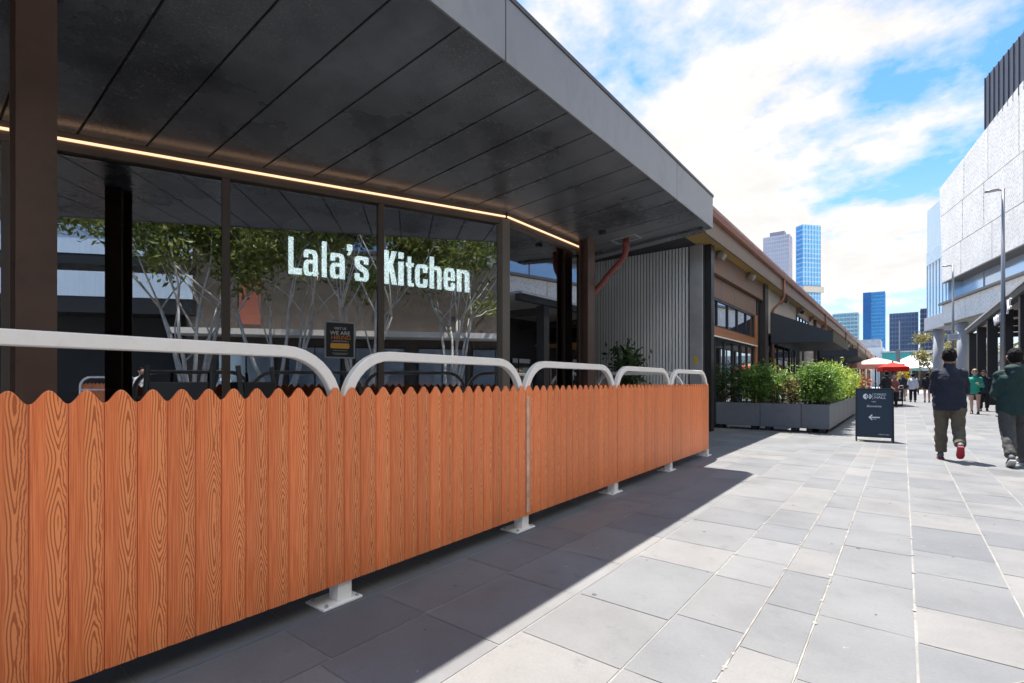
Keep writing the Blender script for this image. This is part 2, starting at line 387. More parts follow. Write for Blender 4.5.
# ------------------------------------------------------------------ picket barriers
LB = 1.715; NP = 16
def arc_path(x0, x1, zb, zt, r, n=9):
    p = [(x0,zb)]
    for k in range(n+1):
        a = math.pi - (math.pi/2)*k/n; p.append((x0+r+r*math.cos(a), zt-r+r*math.sin(a)))
    for k in range(n+1):
        a = math.pi/2 - (math.pi/2)*k/n; p.append((x1-r+r*math.cos(a), zt-r+r*math.sin(a)))
    p.append((x1,zb)); return p
def make_barrier():
    root = thing('picket_barrier', 'tmp', 'barrier')
    # boards
    W = LB/NP; zt, zv, zb = 1.19, 1.14, .115
    verts, faces, uvs = [], [], []
    for i in range(NP):
        xo = i*W; n = 12
        cols = []
        for k in range(n+1):
            s = k/n; x = xo + .0012 + s*(W-.0024)
            w = abs(2*s-1)
            z = zv + (zt-zv)*(.5+.5*math.cos(math.pi*min(1,w*1.03)))**.85
            y = -.030 - .005*(1-(2*s-1)**6) 
            cols.append((x, y, z, i+.001+s*.998))
        b = len(verts)
        for (x,y,z,u) in cols: verts += [(x,y,zb),(x,y,z-.004),(x,y+.003,z),(x,-.020,z),(x,-.020,zb)]; 
        for k in range(n):
            a, c = b+5*k, b+5*(k+1)
            for j in range(4): faces.append((a+j,c+j,c+j+1,a+j+1)); uvs.append([(cols[k][3],verts[a+j][2]),(cols[k+1][3],verts[c+j][2]),(cols[k+1][3],verts[c+j+1][2]),(cols[k][3],verts[a+j+1][2])])
            faces.append((a+4,c+4,c,a)); uvs.append([(cols[k][3],.1)]*4)
        for a, rv in ((b,True),(b+5*n,False)):
            q = (a,a+1,a+2,a+3,a+4); q = q if rv else tuple(reversed(q)); faces.append(q); uvs.append([(i+.01,.2)]*5)
    me = bpy.data.meshes.new('picket_panel'); me.from_pydata(verts, [], faces)
    ul = me.uv_layers.new(name='UVMap'); li = 0
    for p, q in zip(me.polygons, uvs):
        for k, l in enumerate(p.loop_indices): ul.data[l].uv = q[k]
    me.materials.append(M_fence)
    o = bpy.data.objects.new('picket_panel', me); C.objects.link(o); o.parent = root
    # hoop rail swept along its path
    path = arc_path(.030, LB-.030, .12, 1.375, .30)
    f = MB(); hw, hh, c = .025, .029, .005
    sec = [(-hw+c,-hh),(hw-c,-hh),(hw,-hh+c),(hw,hh-c),(hw-c,hh),(-hw+c,hh),(-hw,hh-c),(-hw,-hh+c)]
    rs = []
    for i, p in enumerate(path):
        a = Vector(path[max(i-1,0)]); b = Vector(path[min(i+1,len(path)-1)]); d = (b-a).normalized(); nv = Vector((-d.y,d.x))
        rs.append([(p[0]+nv.x*s[1], s[0]+.008, p[1]+nv.y*s[1]) for s in sec])
    f.rings(rs); f.build('hoop_rail', M_white, root, world=False)
    for zz in (.30,.95):
        f = MB(); f.box(.06,LB-.06,-.018,.02,zz,zz+.05); f.build('cross_rail', M_white, root, world=False, bevel=.003)
    f = MB(); f.box(LB-.03,LB+.06,-.017,.07,.012,.112); f.build('foot_post', M_white, root, world=False, bevel=.004)
    f = MB(); f.box(LB-.14,LB+.11,-.05,.13,0,.012); f.build('base_plate', M_white, root, world=False, bevel=.003)
    for bx_ in (LB-.11,LB+.085):
        for by_ in (-.03,.105):
            f = MB(); f.tube([(bx_,by_,.0125),(bx_,by_,.024)], .011, 6); f.build('bolt', M_lgrey, root, world=False)
    return root
M_worn = mat('worn_bare_strip', (.72,.50,.40), .6, var=.35, scale=9, dirt=.4)
bar = make_barrier(); bar['group'] = 'picket barriers round the terrace'
blabels = ['nearest orange picket barrier, its cream hoop rail running out of the left edge',
  'second picket barrier from the camera, below the poster and the bright sign lettering',
  'third picket barrier from the camera, in front of the brown steel column',
  'fourth picket barrier from the camera, short looking hoop next to the last one',
  'farthest picket barrier of the long row, ending at the open paving']
by = [-.135,1.585,3.30,5.03,6.76]
bx = [-2.405,-2.428,-2.452,-2.478,-2.505]
for i in range(5):
    if i == 0: bar.location = (bx[0]-.03,-.099,0); bar.scale = (.982,1,1); bar.rotation_euler = (0,0,R(90.8)); bar['label'] = blabels[0]
    else:
        q = dup(bar, (bx[i]-.03,by[i],0), R(90.8), blabels[i])
        if i == 2:
            mb = MB(); mb.box(.002,.040,-.0385,-.0362,.14,1.10); mb.build('bare_edge_strip', M_worn, q, world=False)
dup(bar, (-4.68,8.56,0), R(0), 'picket barrier across the terrace end, its hoop seen behind the long row')
dup(bar, (7.2,-6.2,0), R(90), 'picket barrier standing in the sun on the far side of the walkway')

# ------------------------------------------------------------------ canopy
SL = .0735                                         # the soffit falls away from the street
SH = Matrix.Identity(4); SH[2][0] = SL; SH[2][3] = SL*2.42
cn = thing('entrance_canopy', 'dark flat metal canopy with zinc fascia over the glazed shop front', 'canopy', (-2.42,0,3.7))
mb = MB(SH); y = 8.145; mb.box(-8.9,-2.425,8.152,8.27,3.700,3.714)
while y > -7.5:
    mb.box(-8.9,-2.425,y-.47+.009,y-.009,3.700,3.714); y -= .47
mb.build('soffit', M_soffit, cn, bevel=.003)
mb = MB(SH); mb.box(-8.9,-2.44,-7.4,8.27,3.716,4.17); mb.build('roof_deck', M_dgrey, cn)
mb = MB()
ys = [8.29,6.67,2.98,-.71,-4.4,-7.5]
for a, b in zip(ys, ys[1:]): mb.box(-2.424,-2.405,b+.006,a-.006,3.692,4.19)
mb.build('fascia', M_zinc, cn, bevel=.003)
mb = MB(); mb.prism([(-8.9,3.21),(-2.43,3.692),(-2.43,4.19),(-8.9,4.19)],'y',8.272,8.29); mb.build('end_fascia', M_zinc, cn)
mb = MB(); mb.box(-8.9,-2.395,-7.5,8.30,4.192,4.232); mb.build('capping', M_cap, cn, bevel=.004)
mb = MB(SH); mb.box(-8.9,-2.50,8.06,8.262,3.655,3.698); mb.build('end_beam', M_soffit, cn)
mb = MB(SH)
for a, b, c, d in ((-3.86,-3.42,7.56,7.60),(-3.86,-3.42,7.83,7.86),(-3.86,-3.83,7.60,7.83),(-3.45,-3.42,7.60,7.83)): mb.box(a,b,c,d,3.688,3.699)
mb.build('pipe_hatch_frame', M_lgrey, cn)
mb = MB(SH); mb.tube([(-3.73,7.05,3.66),(-3.73,7.05,3.699)], .06, 16); mb.build('downlight', M_black, cn)

# columns
for i, (y, lab) in enumerate(((.575,'brown painted steel column rising at the left edge in front of the glazing'),(7.255,'brown painted steel column beside the red downpipe at the end of the glazing'))):
    t = thing('steel_column', lab, 'column', (-4.15,y,0), group='steel columns under the canopy')
    w = .09 if i == 0 else .115
    x0 = -4.28 if i == 0 else -4.21
    tz = lambda x: 3.698+SL*(x+2.42)
    mb = MB()
    for xa, xb, ya, yb in ((-4.058,-4.04,y-w,y+w),(x0,x0+.018,y-w,y+w),(x0+.018,-4.058,y-.008,y+.008)):
        mb.prism([(xa,0),(xb,0),(xb,tz(xb)),(xa,tz(xa))], 'y', ya, yb)
    mb.build('shaft', M_colbrown, t, bevel=.002)
    mb = MB(); mb.box(-4.32,-4.0,y-.16,y+.16,0,.014); mb.build('base_plate', M_colbrown, t)
# red downpipe
dp = thing('red_downpipe', 'oxide red downpipe bending from the canopy soffit to the steel column', 'downpipe', (-3.64,7.71,3.6))
mb = MB(); pth = [(-3.64,7.71,3.64),(-3.64,7.71,3.46),(-3.655,7.70,3.36),(-3.70,7.67,3.26),(-3.79,7.62,3.14),(-3.93,7.545,2.96),(-4.01,7.50,2.84),(-4.07,7.43,2.75),(-4.09,7.36,2.66)]
mb.tube(pth, .052, 14); mb.build('pipe', M_red, dp, smooth=True)
mb = MB(); mb.tube([(-3.64,7.71,3.47),(-3.64,7.71,3.53)], .060, 14); mb.build('collar', M_red, dp)

# ------------------------------------------------------------------ shop front glazing
AN = R(70); CX, CY = -4.342, 5.34
MF = Matrix.Translation((CX,CY,0)) @ Matrix.Rotation(AN,4,'Z')     # local x toward the corner, local +y inward
SF = SH @ MF
sf = thing('glazed_shopfront', 'black glazed shop front with bronze frames behind the picket barriers', 'shop front', (CX,CY,0))
def tall(M, x0, x1, y0, y1, z0, zt):
    """box whose top follows the sloping soffit"""
    mb = MB(); ps = []
    for z in (z0, zt):
        for x, y in ((x0,y0),(x1,y0),(x1,y1),(x0,y1)):
            p = M @ Vector((x,y,z))
            if z == zt: p.z += SL*(p.x+2.42)
            ps.append(p)
    b_ = mb.pts(ps)
    for q in ((0,3,2,1),(4,5,6,7),(0,1,5,4),(1,2,6,5),(2,3,7,6),(3,0,4,7)): mb.f.append(tuple(b_+i for i in q))
    return mb
pos = [0,1.733,3.34,4.96,6.6,8.3]
I4 = Matrix.Identity(4)
for a, b in zip(pos, pos[1:]):
    tall(MF,-b+.04,-a-(.04 if a else .10),-.006,.006,.10,3.51).build('glass_pane', M_glass, sf)
for a in pos[1:]:
    tall(MF,-a-.035,-a+.035,-.05,.06,.08,3.528).build('mullion', M_bronze, sf, bevel=.003)
mb = MB(SF); mb.box(-8.4,-.10,-.055,.07,3.53,3.60); mb.build('head_frame', M_bronze, sf, bevel=.003)
mb = MB(MF); mb.box(-8.4,-.10,-.055,.07,.0,.08); mb.build('sill_frame', M_bronze, sf, bevel=.003)
tall(I4,-4.48,-4.312,5.24,5.355,3.60,3.698).build('post_cap', M_post, sf)
tall(I4,-4.48,-4.285,5.24,5.40,0,3.598).build('corner_post', M_post, sf, bevel=.004)
mb = MB(SH); mb.box(-4.42,-4.285,5.41,7.45,3.532,3.60); mb.build('head_frame', M_bronze, sf, bevel=.003)
mb = MB(); mb.box(-4.42,-4.285,5.41,7.45,0,.08); mb.build('sill_frame', M_bronze, sf)
tall(I4,-4.357,-4.345,5.41,7.40,.10,3.53).build('glass_pane', M_glass, sf)
tall(I4,-4.42,-4.285,7.39,7.45,.08,3.53).build('mullion', M_bronze, sf)
# warm strip light above the head frame
M_led = emit('warm_led', (1,.56,.30), .58)
led = thing('strip_light', 'glowing warm strip light running along the top of the glazing', 'light', (CX,CY,3.5))
mb = MB(SF); mb.box(-8.4,-.02,-.078,-.058,3.616,3.634); mb.build('tube', M_led, led)
mb = MB(SH); mb.box(-4.282,-4.262,5.33,7.45,3.616,3.634); mb.build('tube', M_led, led)
mb = MB(SF); mb.box(-8.4,-.02,-.056,-.03,3.602,3.699); mb.build('backing', M_bronze, led)
mb = MB(SH); mb.box(-4.31,-4.284,5.36,7.45,3.602,3.699); mb.build('backing', M_bronze, led)

# shop interior
ins = thing('shop_interior', 'dark dining room seen faintly through the shop glass', 'interior', (-8,2,0))
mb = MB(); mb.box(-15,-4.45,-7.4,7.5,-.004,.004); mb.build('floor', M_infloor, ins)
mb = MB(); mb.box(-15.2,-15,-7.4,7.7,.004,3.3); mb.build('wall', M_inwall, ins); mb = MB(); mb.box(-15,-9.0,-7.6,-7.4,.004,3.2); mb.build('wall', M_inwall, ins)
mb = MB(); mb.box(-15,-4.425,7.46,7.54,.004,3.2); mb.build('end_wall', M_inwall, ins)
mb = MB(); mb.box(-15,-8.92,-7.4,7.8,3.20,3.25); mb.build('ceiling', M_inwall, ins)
M_counter = mat('counter_timber', (.16,.085,.04), .5)
bc = thing('bar_counter', 'timber bar counter deep inside the dark dining room', 'counter', (-12,3,0))
mb = MB(); mb.box(-12.4,-11.8,-1,6,.004,1.05); mb.build('body', M_counter, bc); mb = MB(); mb.box(-12.5,-11.7,-1.1,6.1,1.052,1.10); mb.build('top', M_lgrey, bc)
# high dining chairs behind glass / on terrace
M_yel = mat('yellow_tape', (.6,.42,.03), .5)
def high_chair(x, y, rz, lab, g='black folded chairs behind the barriers'):
    t = thing('folding_chair', lab, 'chair', (x,y,0), rz, g)
    for s in (-1,1):
        mb = MB(); mb.tube([(s*.2,-.18,.0),(s*.2,.02,.72),(s*.2,.10,1.34)], .018, 8); mb.build('back_leg', M_black, t, world=False)
        mb = MB(); mb.tube([(s*.17,.20,.0),(s*.17,-.16,.70)], .016, 8); mb.build('front_leg', M_black, t, world=False)
    mb = MB(); mb.box(-.18,.18,-.19,.12,.70,.725); mb.build('seat', M_black, t, world=False, bevel=.005)
    mb = MB(); mb.box(-.18,.18,.06,.075,1.0,1.22); mb.build('backrest', M_black, t, world=False, bevel=.004)
    return t
high_chair(-3.98,1.28,R(60),'black folding high chair nearest the brown column, its back just over the pickets')
high_chair(-3.86,1.85,R(120),'black folding high chair leaning the other way, near the first mullion')

# ------------------------------------------------------------------ sign lettering
def rnd(pts, n=6):
    out = []; N = len(pts)
    for i, p in enumerate(pts):
        r = p[2] if len(p) > 2 else 0
        P = Vector(p[:2])
        if not r: out.append(P); continue
        A = Vector(pts[i-1][:2]); B = Vector(pts[(i+1)%N][:2])
        da, db = (A-P), (B-P); r1 = min(r, da.length*.5, db.length*.5)
        a = P+da.normalized()*r1; b = P+db.normalized()*r1
        for k in range(n+1):
            t = k/n; out.append(a*(1-t)**2 + P*2*t*(1-t) + b*t*t)
    return out
G = {
 'L': ([(0,0),(1,0),(1,.165),(.36,.165),(.36,1),(0,1)],[],1.49),
 'a': ([(1,0),(1,1,.34),(.02,1,.34),(.02,.70),(.33,.70),(.33,.86,.12),(.67,.86,.12),(.67,.61),(0,.61,.3),(0,0,.3),(.52,0,.1),(.67,.09),(.67,0)],[[(.33,.14,.1),(.33,.48,.1),(.67,.48,.03),(.67,.14,.1)]],1),
 's': ([(0,.30),(0,0,.34),(1,0,.34),(1,.46,.25),(.33,.69,.1),(.33,.86,.1),(.67,.86,.1),(.67,.70),(.98,.70),(.98,1,.34),(0,1,.34),(0,.56,.25),(.67,.33,.1),(.67,.14,.1),(.33,.14,.1),(.33,.30)],[],1),
 'l': ([(0,0),(1,0),(1,1),(0,1)],[],1.49),
 "'": ([(.05,1),(1,1),(1,.52,.1),(.55,0),(.1,0),(.42,.45),(.05,.45)],[],.44),
 'K': ([(0,0),(.36,0),(.36,.32),(.45,.44),(.64,0),(1.03,0),(.69,.60),(1,1),(.62,1),(.36,.60),(.36,1),(0,1)],[],1.49),
 't': ([(.22,0,.22),(1,0),(1,.14),(.64,.14,.08),(.64,.85),(1,.85),(1,1),(.64,1),(.64,1.27),(.22,1.27),(.22,1),(0,1),(0,.85),(.22,.85)],[],1),
 'c': ([(0,0,.34),(1,0,.34),(1,.37),(.67,.37),(.67,.14,.1),(.34,.14,.1),(.34,.86,.1),(.67,.86,.1),(.67,.66),(1,.66),(1,1,.34),(0,1,.34)],[],1),
 'h': ([(0,0),(.34,0),(.34,.85,.06),(.67,.85,.1),(.67,0),(1,0),(1,1,.32),(.42,1,.1),(.34,.93),(.34,1.40),(0,1.40)],[],1),
 'e': ([(0,0,.34),(1,0,.34),(1,.34),(.67,.34),(.67,.14,.1),(.34,.14,.1),(.34,.45),(1,.45),(1,1,.34),(0,1,.34)],[[(.34,.58),(.34,.86,.1),(.67,.86,.1),(.67,.58)]],1),
 'n': ([(0,0),(.34,0),(.34,.85,.06),(.67,.85,.1),(.67,0),(1,0),(1,1,.32),(.42,1,.1),(.34,.93),(.34,1),(0,1)],[],1),
}
G['i'] = G['l']
M_letter = emit('lit_white_letters', (.92,.97,1.0), 2.7)
M_panel = mat('black_sign_panel', (.012,.016,.018), .35)
sg = thing('shop_sign', "glowing white lettering reading Lala's Kitchen behind the glass", 'sign', tuple(MF @ Vector((-1.6,.08,2.4))))
xh = .29; bz = 2.418
seq = [('L',2.74,2.603),('a',2.585,2.435),('l',2.389,2.339),('a',2.30,2.137),("'",2.114,2.05),('s',2.021,1.858),('K',1.672,1.515),('i',1.49,1.426),('t',1.393,1.294),('c',1.271,1.112),('h',1.077,.92),('e',.881,.73),('n',.693,.518)]
for ch, a, b in seq:
    out, holes, hh = G[ch]; w = a-b
    H = {'L':xh*1.4,'l':xh*1.4,"'":.125,'K':xh*1.4,'i':xh}.get(ch, xh)
    z0 = bz + (xh*1.42-.125 if ch == "'" else 0)
    mb = MB(MF)
    xf = lambda x, z, d: (-a+x*w, .035+d, z0+z*H)
    mb.glyph(rnd(out), [rnd(h) for h in holes], .02, xf)
    if ch == 'i': mb.box(-a,-b,.035,.055,bz+xh*1.14,bz+xh*1.40)
    mb.build('letter', M_letter, sg)
mb = MB(MF); mb.box(-2.80,-1.78,.060,.075,2.35,2.88); mb.build('backing_panel', M_panel, sg); mb = MB(MF); mb.box(-1.66,-.45,.060,.075,2.35,2.88); mb.build('backing_panel', M_panel, sg)

# poster on the glass
PS, PZ0 = 2.205, 1.492
ps = thing('poster', 'black hiring poster with orange wording stuck to the glass under the sign', 'poster', tuple(MF @ Vector((-PS,-.03,PZ0))))
mb = MB(MF); mb.box(-PS-.168,-PS+.168,-.022,-.010,PZ0,PZ0+.42); mb.build('holder', M_lgrey, ps)
mb = MB(MF); mb.box(-PS-.152,-PS+.152,-.027,-.0225,PZ0+.016,PZ0+.404); mb.build('sheet', M_black, ps)
M_or = mat('orange_print', (.85,.40,.05), .5, var=.05); M_or2 = mat('deep_orange_print', (.85,.27,.04), .5, var=.05)
def MT(dx, z): return Matrix.Translation(-wl(ps)) @ MF @ Matrix.Translation((-PS+dx,-.0295,PZ0+z)) @ Matrix.Rotation(R(90),4,'X')
text_mesh('lettering', 'VISIT US', .038, M_wtext, ps, MT(0,.328), .0008)
text_mesh('lettering', 'WE ARE', .062, M_wtext, ps, MT(0,.268), .0008)
text_mesh('lettering', 'HIRING', .066, M_or2, ps, MT(.01,.215), .0008)
for z, w in ((.198,.075),(.188,.10),(.085,.08),(.055,.09),(.042,.07)):
    mb = MB(MF); mb.box(-PS-w,-PS+w,-.0295,-.0272,PZ0+z,PZ0+z+.005); mb.build('fine_print', M_lgrey, ps)
mb = MB(MF); mb.glyph(rnd([(-PS-.108,PZ0+.112,.02),(-PS+.104,PZ0+.112,.02),(-PS+.104,PZ0+.172,.02),(-PS-.108,PZ0+.172,.02)]), [], .002, lambda x,z,d: (x,-.0295+d,z)); mb.build('button_patch', M_or, ps)

# ------------------------------------------------------------------ shed building
sh = thing('long_shed', 'long low shed with red gutter, plywood eaves, brown panels and cream walls', 'building', (-3.85,12.5,0))
Y0, Y1 = -9.0, 96.0
EX = -3.5
mb = MB(); mb.prism([(EX+.02,5.16),(-16,9.4),(-28,5.16),(-28,5.05),(-16,9.25),(EX+.02,5.03)], 'y', Y0, Y1); mb.build('roof', M_roof, sh)
mb = MB(); mb.prism([(EX-.005,5.00),(EX-.005,5.19),(EX+.01,5.20),(EX+.13,5.20),(EX+.13,5.13),(EX+.09,5.02),(EX+.05,5.0)], 'y', Y0, Y1); mb.build('gutter', M_gutter, sh)
mb = MB(); mb.box(EX-.06,EX-.008,Y0,Y1,4.60,5.02); mb.build('fascia_board', M_fascia, sh)
mb = MB(); mb.box(-4.02,EX-.062,8.4,Y1,4.615,4.645); mb.build('eave_lining', M_ply, sh); mb = MB(); mb.box(-9,-4.022,8.4,12.6,4.615,4.645); mb.build('recess_ceiling', M_dgrey, sh)
mb = MB(); mb.box(-4.3,-4.0,Y0,8.39,4.24,5.02); mb.build('upper_wall', M_brick, sh)
mb = MB(); mb.box(-28,-27.7,Y0,Y1,0,5.05); mb.build('rear_wall', M_cream, sh); mb = MB(); mb.box(-27.7,-4.3,Y0,Y0+.3,0,5.0); mb.build('end_wall', M_cream, sh)
# bay with brown portal beyond the battens
X = -3.85
mb = MB(); mb.box(X-.25,X+.15,12.61,12.86,0,4.61); mb.build('dark_post', M_black, sh)
mb = MB(); mb.box(X-.15,X+.05,12.87,18.86,4.03,4.612); 
mb.build('beam', M_brick, sh, bevel=.005)
mb = MB()
for k in range(4): mb.box(X-.22,X-.06,12.87+k*1.37,12.87+(k+1)*1.37-.012,3.46,4.0)
mb.build('header_panel', M_brick, sh, bevel=.004)
mb = MB(); mb.box(X-.3,X-.225,12.87,18.4,0,4.02); mb.build('dark_backing', M_dgrey, sh)
def window(x, y0, y1, z0, z1, n, par, fm, nz=1, gl=None):
    f = MB()
    f.box(x-.05,x+.03,y0,y1,z0,z0+.05); f.box(x-.05,x+.03,y0,y1,z1-.05,z1)
    for k in range(n+1):
        yy = y0+(y1-y0)*k/n; yy = min(max(yy, y0+.025), y1-.025); f.box(x-.048,x+.028,yy-.025,yy+.025,z0+.05,z1-.05)
    o = f.build('window', fm, par)
    g = MB(); g.box(x-.02,x-.008,y0+.03,y1-.03,z0+.03,z1-.03); g.build('pane', gl or M_wglass, o)
    return o
window(X-.1,12.88,18.1,2.68,3.45,5,sh,M_black)
mb = MB(); mb.box(X-.2,X-.02,12.87,18.2,2.44,2.68); mb.build('transom', M_orange_t, sh)
mb = MB(); mb.box(X-.02,X+.02,12.87,18.2,2.405,2.438); mb.build('drip_flashing', M_white, sh)
window(X-.1,12.88,18.1,.05,2.40,6,sh,M_black)
mb = MB(); mb.box(X-.2,X-.03,18.1,18.42,0,3.46); mb.build('jamb', M_orange_t, sh)
mb = MB(); mb.box(X-.2,X-.05,18.42,18.84,0,4.02); mb.build('dark_recess', M_black, sh)
pil = [18.86,31.5,44.3,57.1,69.9,82.7]
for p in pil:
    mb = MB(); mb.box(X-.2,X+.12,p,p+.5,0,4.61); mb.build('pilaster', M_pilaster, sh, bevel=.006)
# cream wall bays with dark openings below
for p, q in zip(pil, pil[1:]+[96]):
    mb = MB(); mb.box(X-.25,X,p+.5,q,3.0,4.61); mb.build('wall', M_cream, sh)
    mb = MB(); mb.box(X-.25,X,p+.5,p+1.0,0,2.998); mb.build('wall', M_cream, sh); mb = MB(); mb.box(X-.25,X,q-2.4,q,0,2.998); mb.build('wall', M_cream, sh)
    mb = MB(); mb.box(X-1.5,X-1.4,p+1.0,q-2.4,0,3.0); mb.build('dark_backing', M_black, sh)
    window(X-.15,p+1.0,q-2.4,.05,2.98,7,sh,M_black)
    mb = MB()
    for z in range(9): mb.box(X+.003,X+.012,q-2.3,q-.3,.3+z*.28,.3+z*.28+.2)
    mb.build('louvre', M_lgrey, sh)
    window(X+.02,p+7.0,q-2.0,3.55,4.3,4,sh,M_black)
for yy in (20.6,33.2,46,58.8,71.6,84.4):
    mb = MB(); mb.tube([(EX+.05,yy,5.02),(EX+.05,yy,4.35),(EX+.0,yy-.03,4.22),(X+.12,yy-.2,3.95),(X+.07,yy-.22,3.85),(X+.07,yy-.22,.05)], .045, 8); mb.build('downpipe', M_gutter, sh, smooth=True)
    for k in range(3):
        mb = MB(); b0 = yy+1.6+k*3.8; mb.prism([(X+.002,4.60),(EX-.1,4.60),(EX-.1,4.52),(X+.002,4.3)], 'y', b0, b0+.07); mb.build('eave_bracket', M_fascia, sh)
# floodlights under the eave
M_flood = mat('flood_housing', (.26,.24,.215), .5)
for i,(yy,m) in enumerate(((13.45,M_flood),(16.7,M_black),(22.4,M_black),(26.5,M_black))):
    Mx = Matrix.Translation((X+.16,yy,4.47)) @ Matrix.Rotation(R(25),4,'Y')
    f = MB(); f.box(-.09,.09,-.11,.11,-.08,.08,Mx); o = f.build('floodlight', M_flood if i < 2 else m, sh, bevel=.02)
    f = MB(); f.tube([(X+.16,yy,4.50),(X+.1,yy,4.612)], .02, 8); f.build('bracket', M_black, o)

# wall of battens closing the terrace
bw = thing('batten_wall', 'wall of pale vertical metal battens at the end of the covered terrace', 'wall', (-5.4,12.5,0))
mb = MB(); mb.box(-9,-3.86,12.52,12.6,0,4.61); mb.build('backing', M_dgrey, bw)
mb = MB(); x = -8.95
while x < -4.2: mb.box(x,x+.052,12.472,12.518,0,4.60); x += .085
mb.build('battens', M_batten, bw)
mb = MB(); mb.box(-4.17,-3.87,12.44,12.518,0,4.60); mb.build('end_post', M_lgrey, bw)
mb = MB(); mb.box(-4.07,-3.98,12.432,12.438,1.68,1.86); mb.build('safety_label', M_yel, bw)
mb = MB(); mb.box(-9.1,-9.0,7.9,12.5,0,4.61); mb.build('side_wall', M_dgrey, bw)

# ------------------------------------------------------------------ awnings
def awning(y0, y1, lab):
    XO = -1.91
    t = thing('canvas_awning', lab, 'awning', (X,y0,2.5), group='slate awnings on the shed')
    mb = MB(); mb.prism([(X+.02,3.80),(XO,2.94),(XO,2.915),(X+.02,3.77)], 'y', y0, y1); mb.build('top_sheet', M_awning, t)
    for yy in (y0,y1-.02):
        mb = MB(); mb.prism([(X+.02,3.768),(XO-.002,2.913),(XO-.002,2.61),(X+.02,2.66)], 'y', yy, yy+.02); mb.build('side_panel', M_awning, t)
    mb = MB(); mb.box(XO,XO+.02,y0,y1,2.60,2.95); mb.build('valance', M_val, t)
    mb = MB(); mb.box(X+.03,XO-.02,y0+.03,y1-.03,2.63,2.65); mb.build('lining', M_black, t)
    for yy in (y0+.12,y1-.12):
        mb = MB(); mb.box(-3.04,-2.96,yy-.04,yy+.04,0,2.628); mb.build('post', M_dgrey, t)
awning(20.3,26.4,'nearest slate canvas awning with a sloping side above the hedge')
awning(32.2,39.8,'second slate awning farther along the shed, beyond the first')
awning(45.0,52.0,'third slate awning, farthest and mostly hidden behind the others')

# ------------------------------------------------------------------ foliage
def leaves(mb, pts, size, rg, flat=.0):
    for p in pts:
        s = size*rg.uniform(.6,1.35)
        n = Vector((rg.gauss(0,1),rg.gauss(0,1),rg.gauss(0,1)+flat)).normalized()
        a = n.orthogonal().normalized(); a = Matrix.Rotation(rg.uniform(0,6.28),3,n) @ a; b = n.cross(a)
        mb.quad(p-a*s, p+b*s*.38+n*s*.12, p+a*s, p-b*s*.38+n*s*.12)
def shrub(mb_l, mb_s, c, rx, ry, h, nstem, nleaf, size, rg):
    tips = []
    for k in range(nstem):
        a = rg.uniform(0,6.28); rr = math.sqrt(rg.random())
        b = Vector((c[0]+rx*.45*rr*math.cos(a), c[1]+ry*.45*rr*math.sin(a), c[2]))
        e = Vector((c[0]+rx*rr*math.cos(a)*1.0, c[1]+ry*rr*math.sin(a)*1.0, c[2]+h*rg.uniform(.72,1.0)))
        m = (b+e)/2 + Vector((rg.uniform(-.05,.05),rg.uniform(-.05,.05),.05))
        mb_s.tube([b,m,e], [.012,.009,.004], 5)
        tips.append((b,m,e))
    P = []
    for k in range(nleaf):
        b,m,e = rg.choice(tips); t = rg.uniform(.12,1.0)**.8
        q = b.lerp(m,2*t) if t < .5 else m.lerp(e,2*t-1)
        sp = .11 + .05*math.sin(3*t)
        P.append(q+Vector((rg.gauss(0,sp),rg.gauss(0,sp),rg.gauss(0,.06))))
    P = [p for p in P if p.z > c[2]+.03]
    leaves(mb_l, P, size, rg, .4)
rg = random.Random(11)
def plant(name, lab, cat, c, rx, ry, h, ns, nl, size, lm, grp=None):
    t = thing(name, lab, cat, c, group=grp)
    ml, ms = MB(), MB(); shrub(ml, ms, c, rx, ry, h, ns, nl, size, rg)
    ml.build('foliage', lm, t, recalc=False); ms.build('stems', M_stem, t)
    return t
PZ = .60
hg = 'shrubs in the grey planters'
fr = [(-3.95,.22,1.12,9,420,L_dark,'sparse dark shrub at the left end of the planters'),(-3.52,.22,1.14,10,520,L_dark,'second dark upright shrub from the left in the front planter'),
 (-3.02,.34,1.14,16,1500,L_mid,'dense mid green shrub in the middle of the front planter'),(-2.52,.25,1.06,10,700,L_mid,'loose bright green shrub just left of the dried one'),
 (-2.16,.17,.74,9,460,L_dry,'dried yellow brown shrub in the front planter'),(-1.86,.22,1.08,12,900,L_mid,'green shrub right of the dried brown one'),(-1.52,.28,1.10,16,1500,L_mid,'full green shrub filling the front corner of the planters')]
for x, r_, h, ns, nl, lm, lab in fr: plant('planter_shrub', lab, 'shrub', (x,14.1,PZ), r_, .22, h, ns, int(nl*1.5), .047, lm, hg)
sy = [14.85,15.6,16.4,17.2,18.0,18.8,19.6,20.4,21.2,22.0]
ords = ['first','second','third','fourth','fifth','sixth','seventh','eighth','ninth','tenth']
for i, y in enumerate(sy):
    plant('planter_shrub', 'yellow green hedge shrub, %s from the corner along the walkway side' % ords[i], 'shrub', (-1.66,y,PZ), (.27), .42, 1.08+.09*math.sin(i*2.1), 18, 2100, .047, L_lime if i > 0 else L_mid, hg)
pots = thing('potted_bush', 'dark leafy bush in a pot before the wall of battens', 'plant', (-5.35,11.6,0), group=None)
ml, ms = MB(), MB(); shrub(ml, ms, (-5.35,11.6,.55), .42,.4,1.72,14,750,.085,rg)
ml.build('foliage', L_dark, pots, recalc=False); ms.build('stems', M_stem, pots)
mb = MB(); mb.tube([(-5.35,11.6,0),(-5.35,11.6,.3),(-5.35,11.6,.55)],[.2,.26,.3],18); mb.build('pot', M_planter, pots, smooth=False)

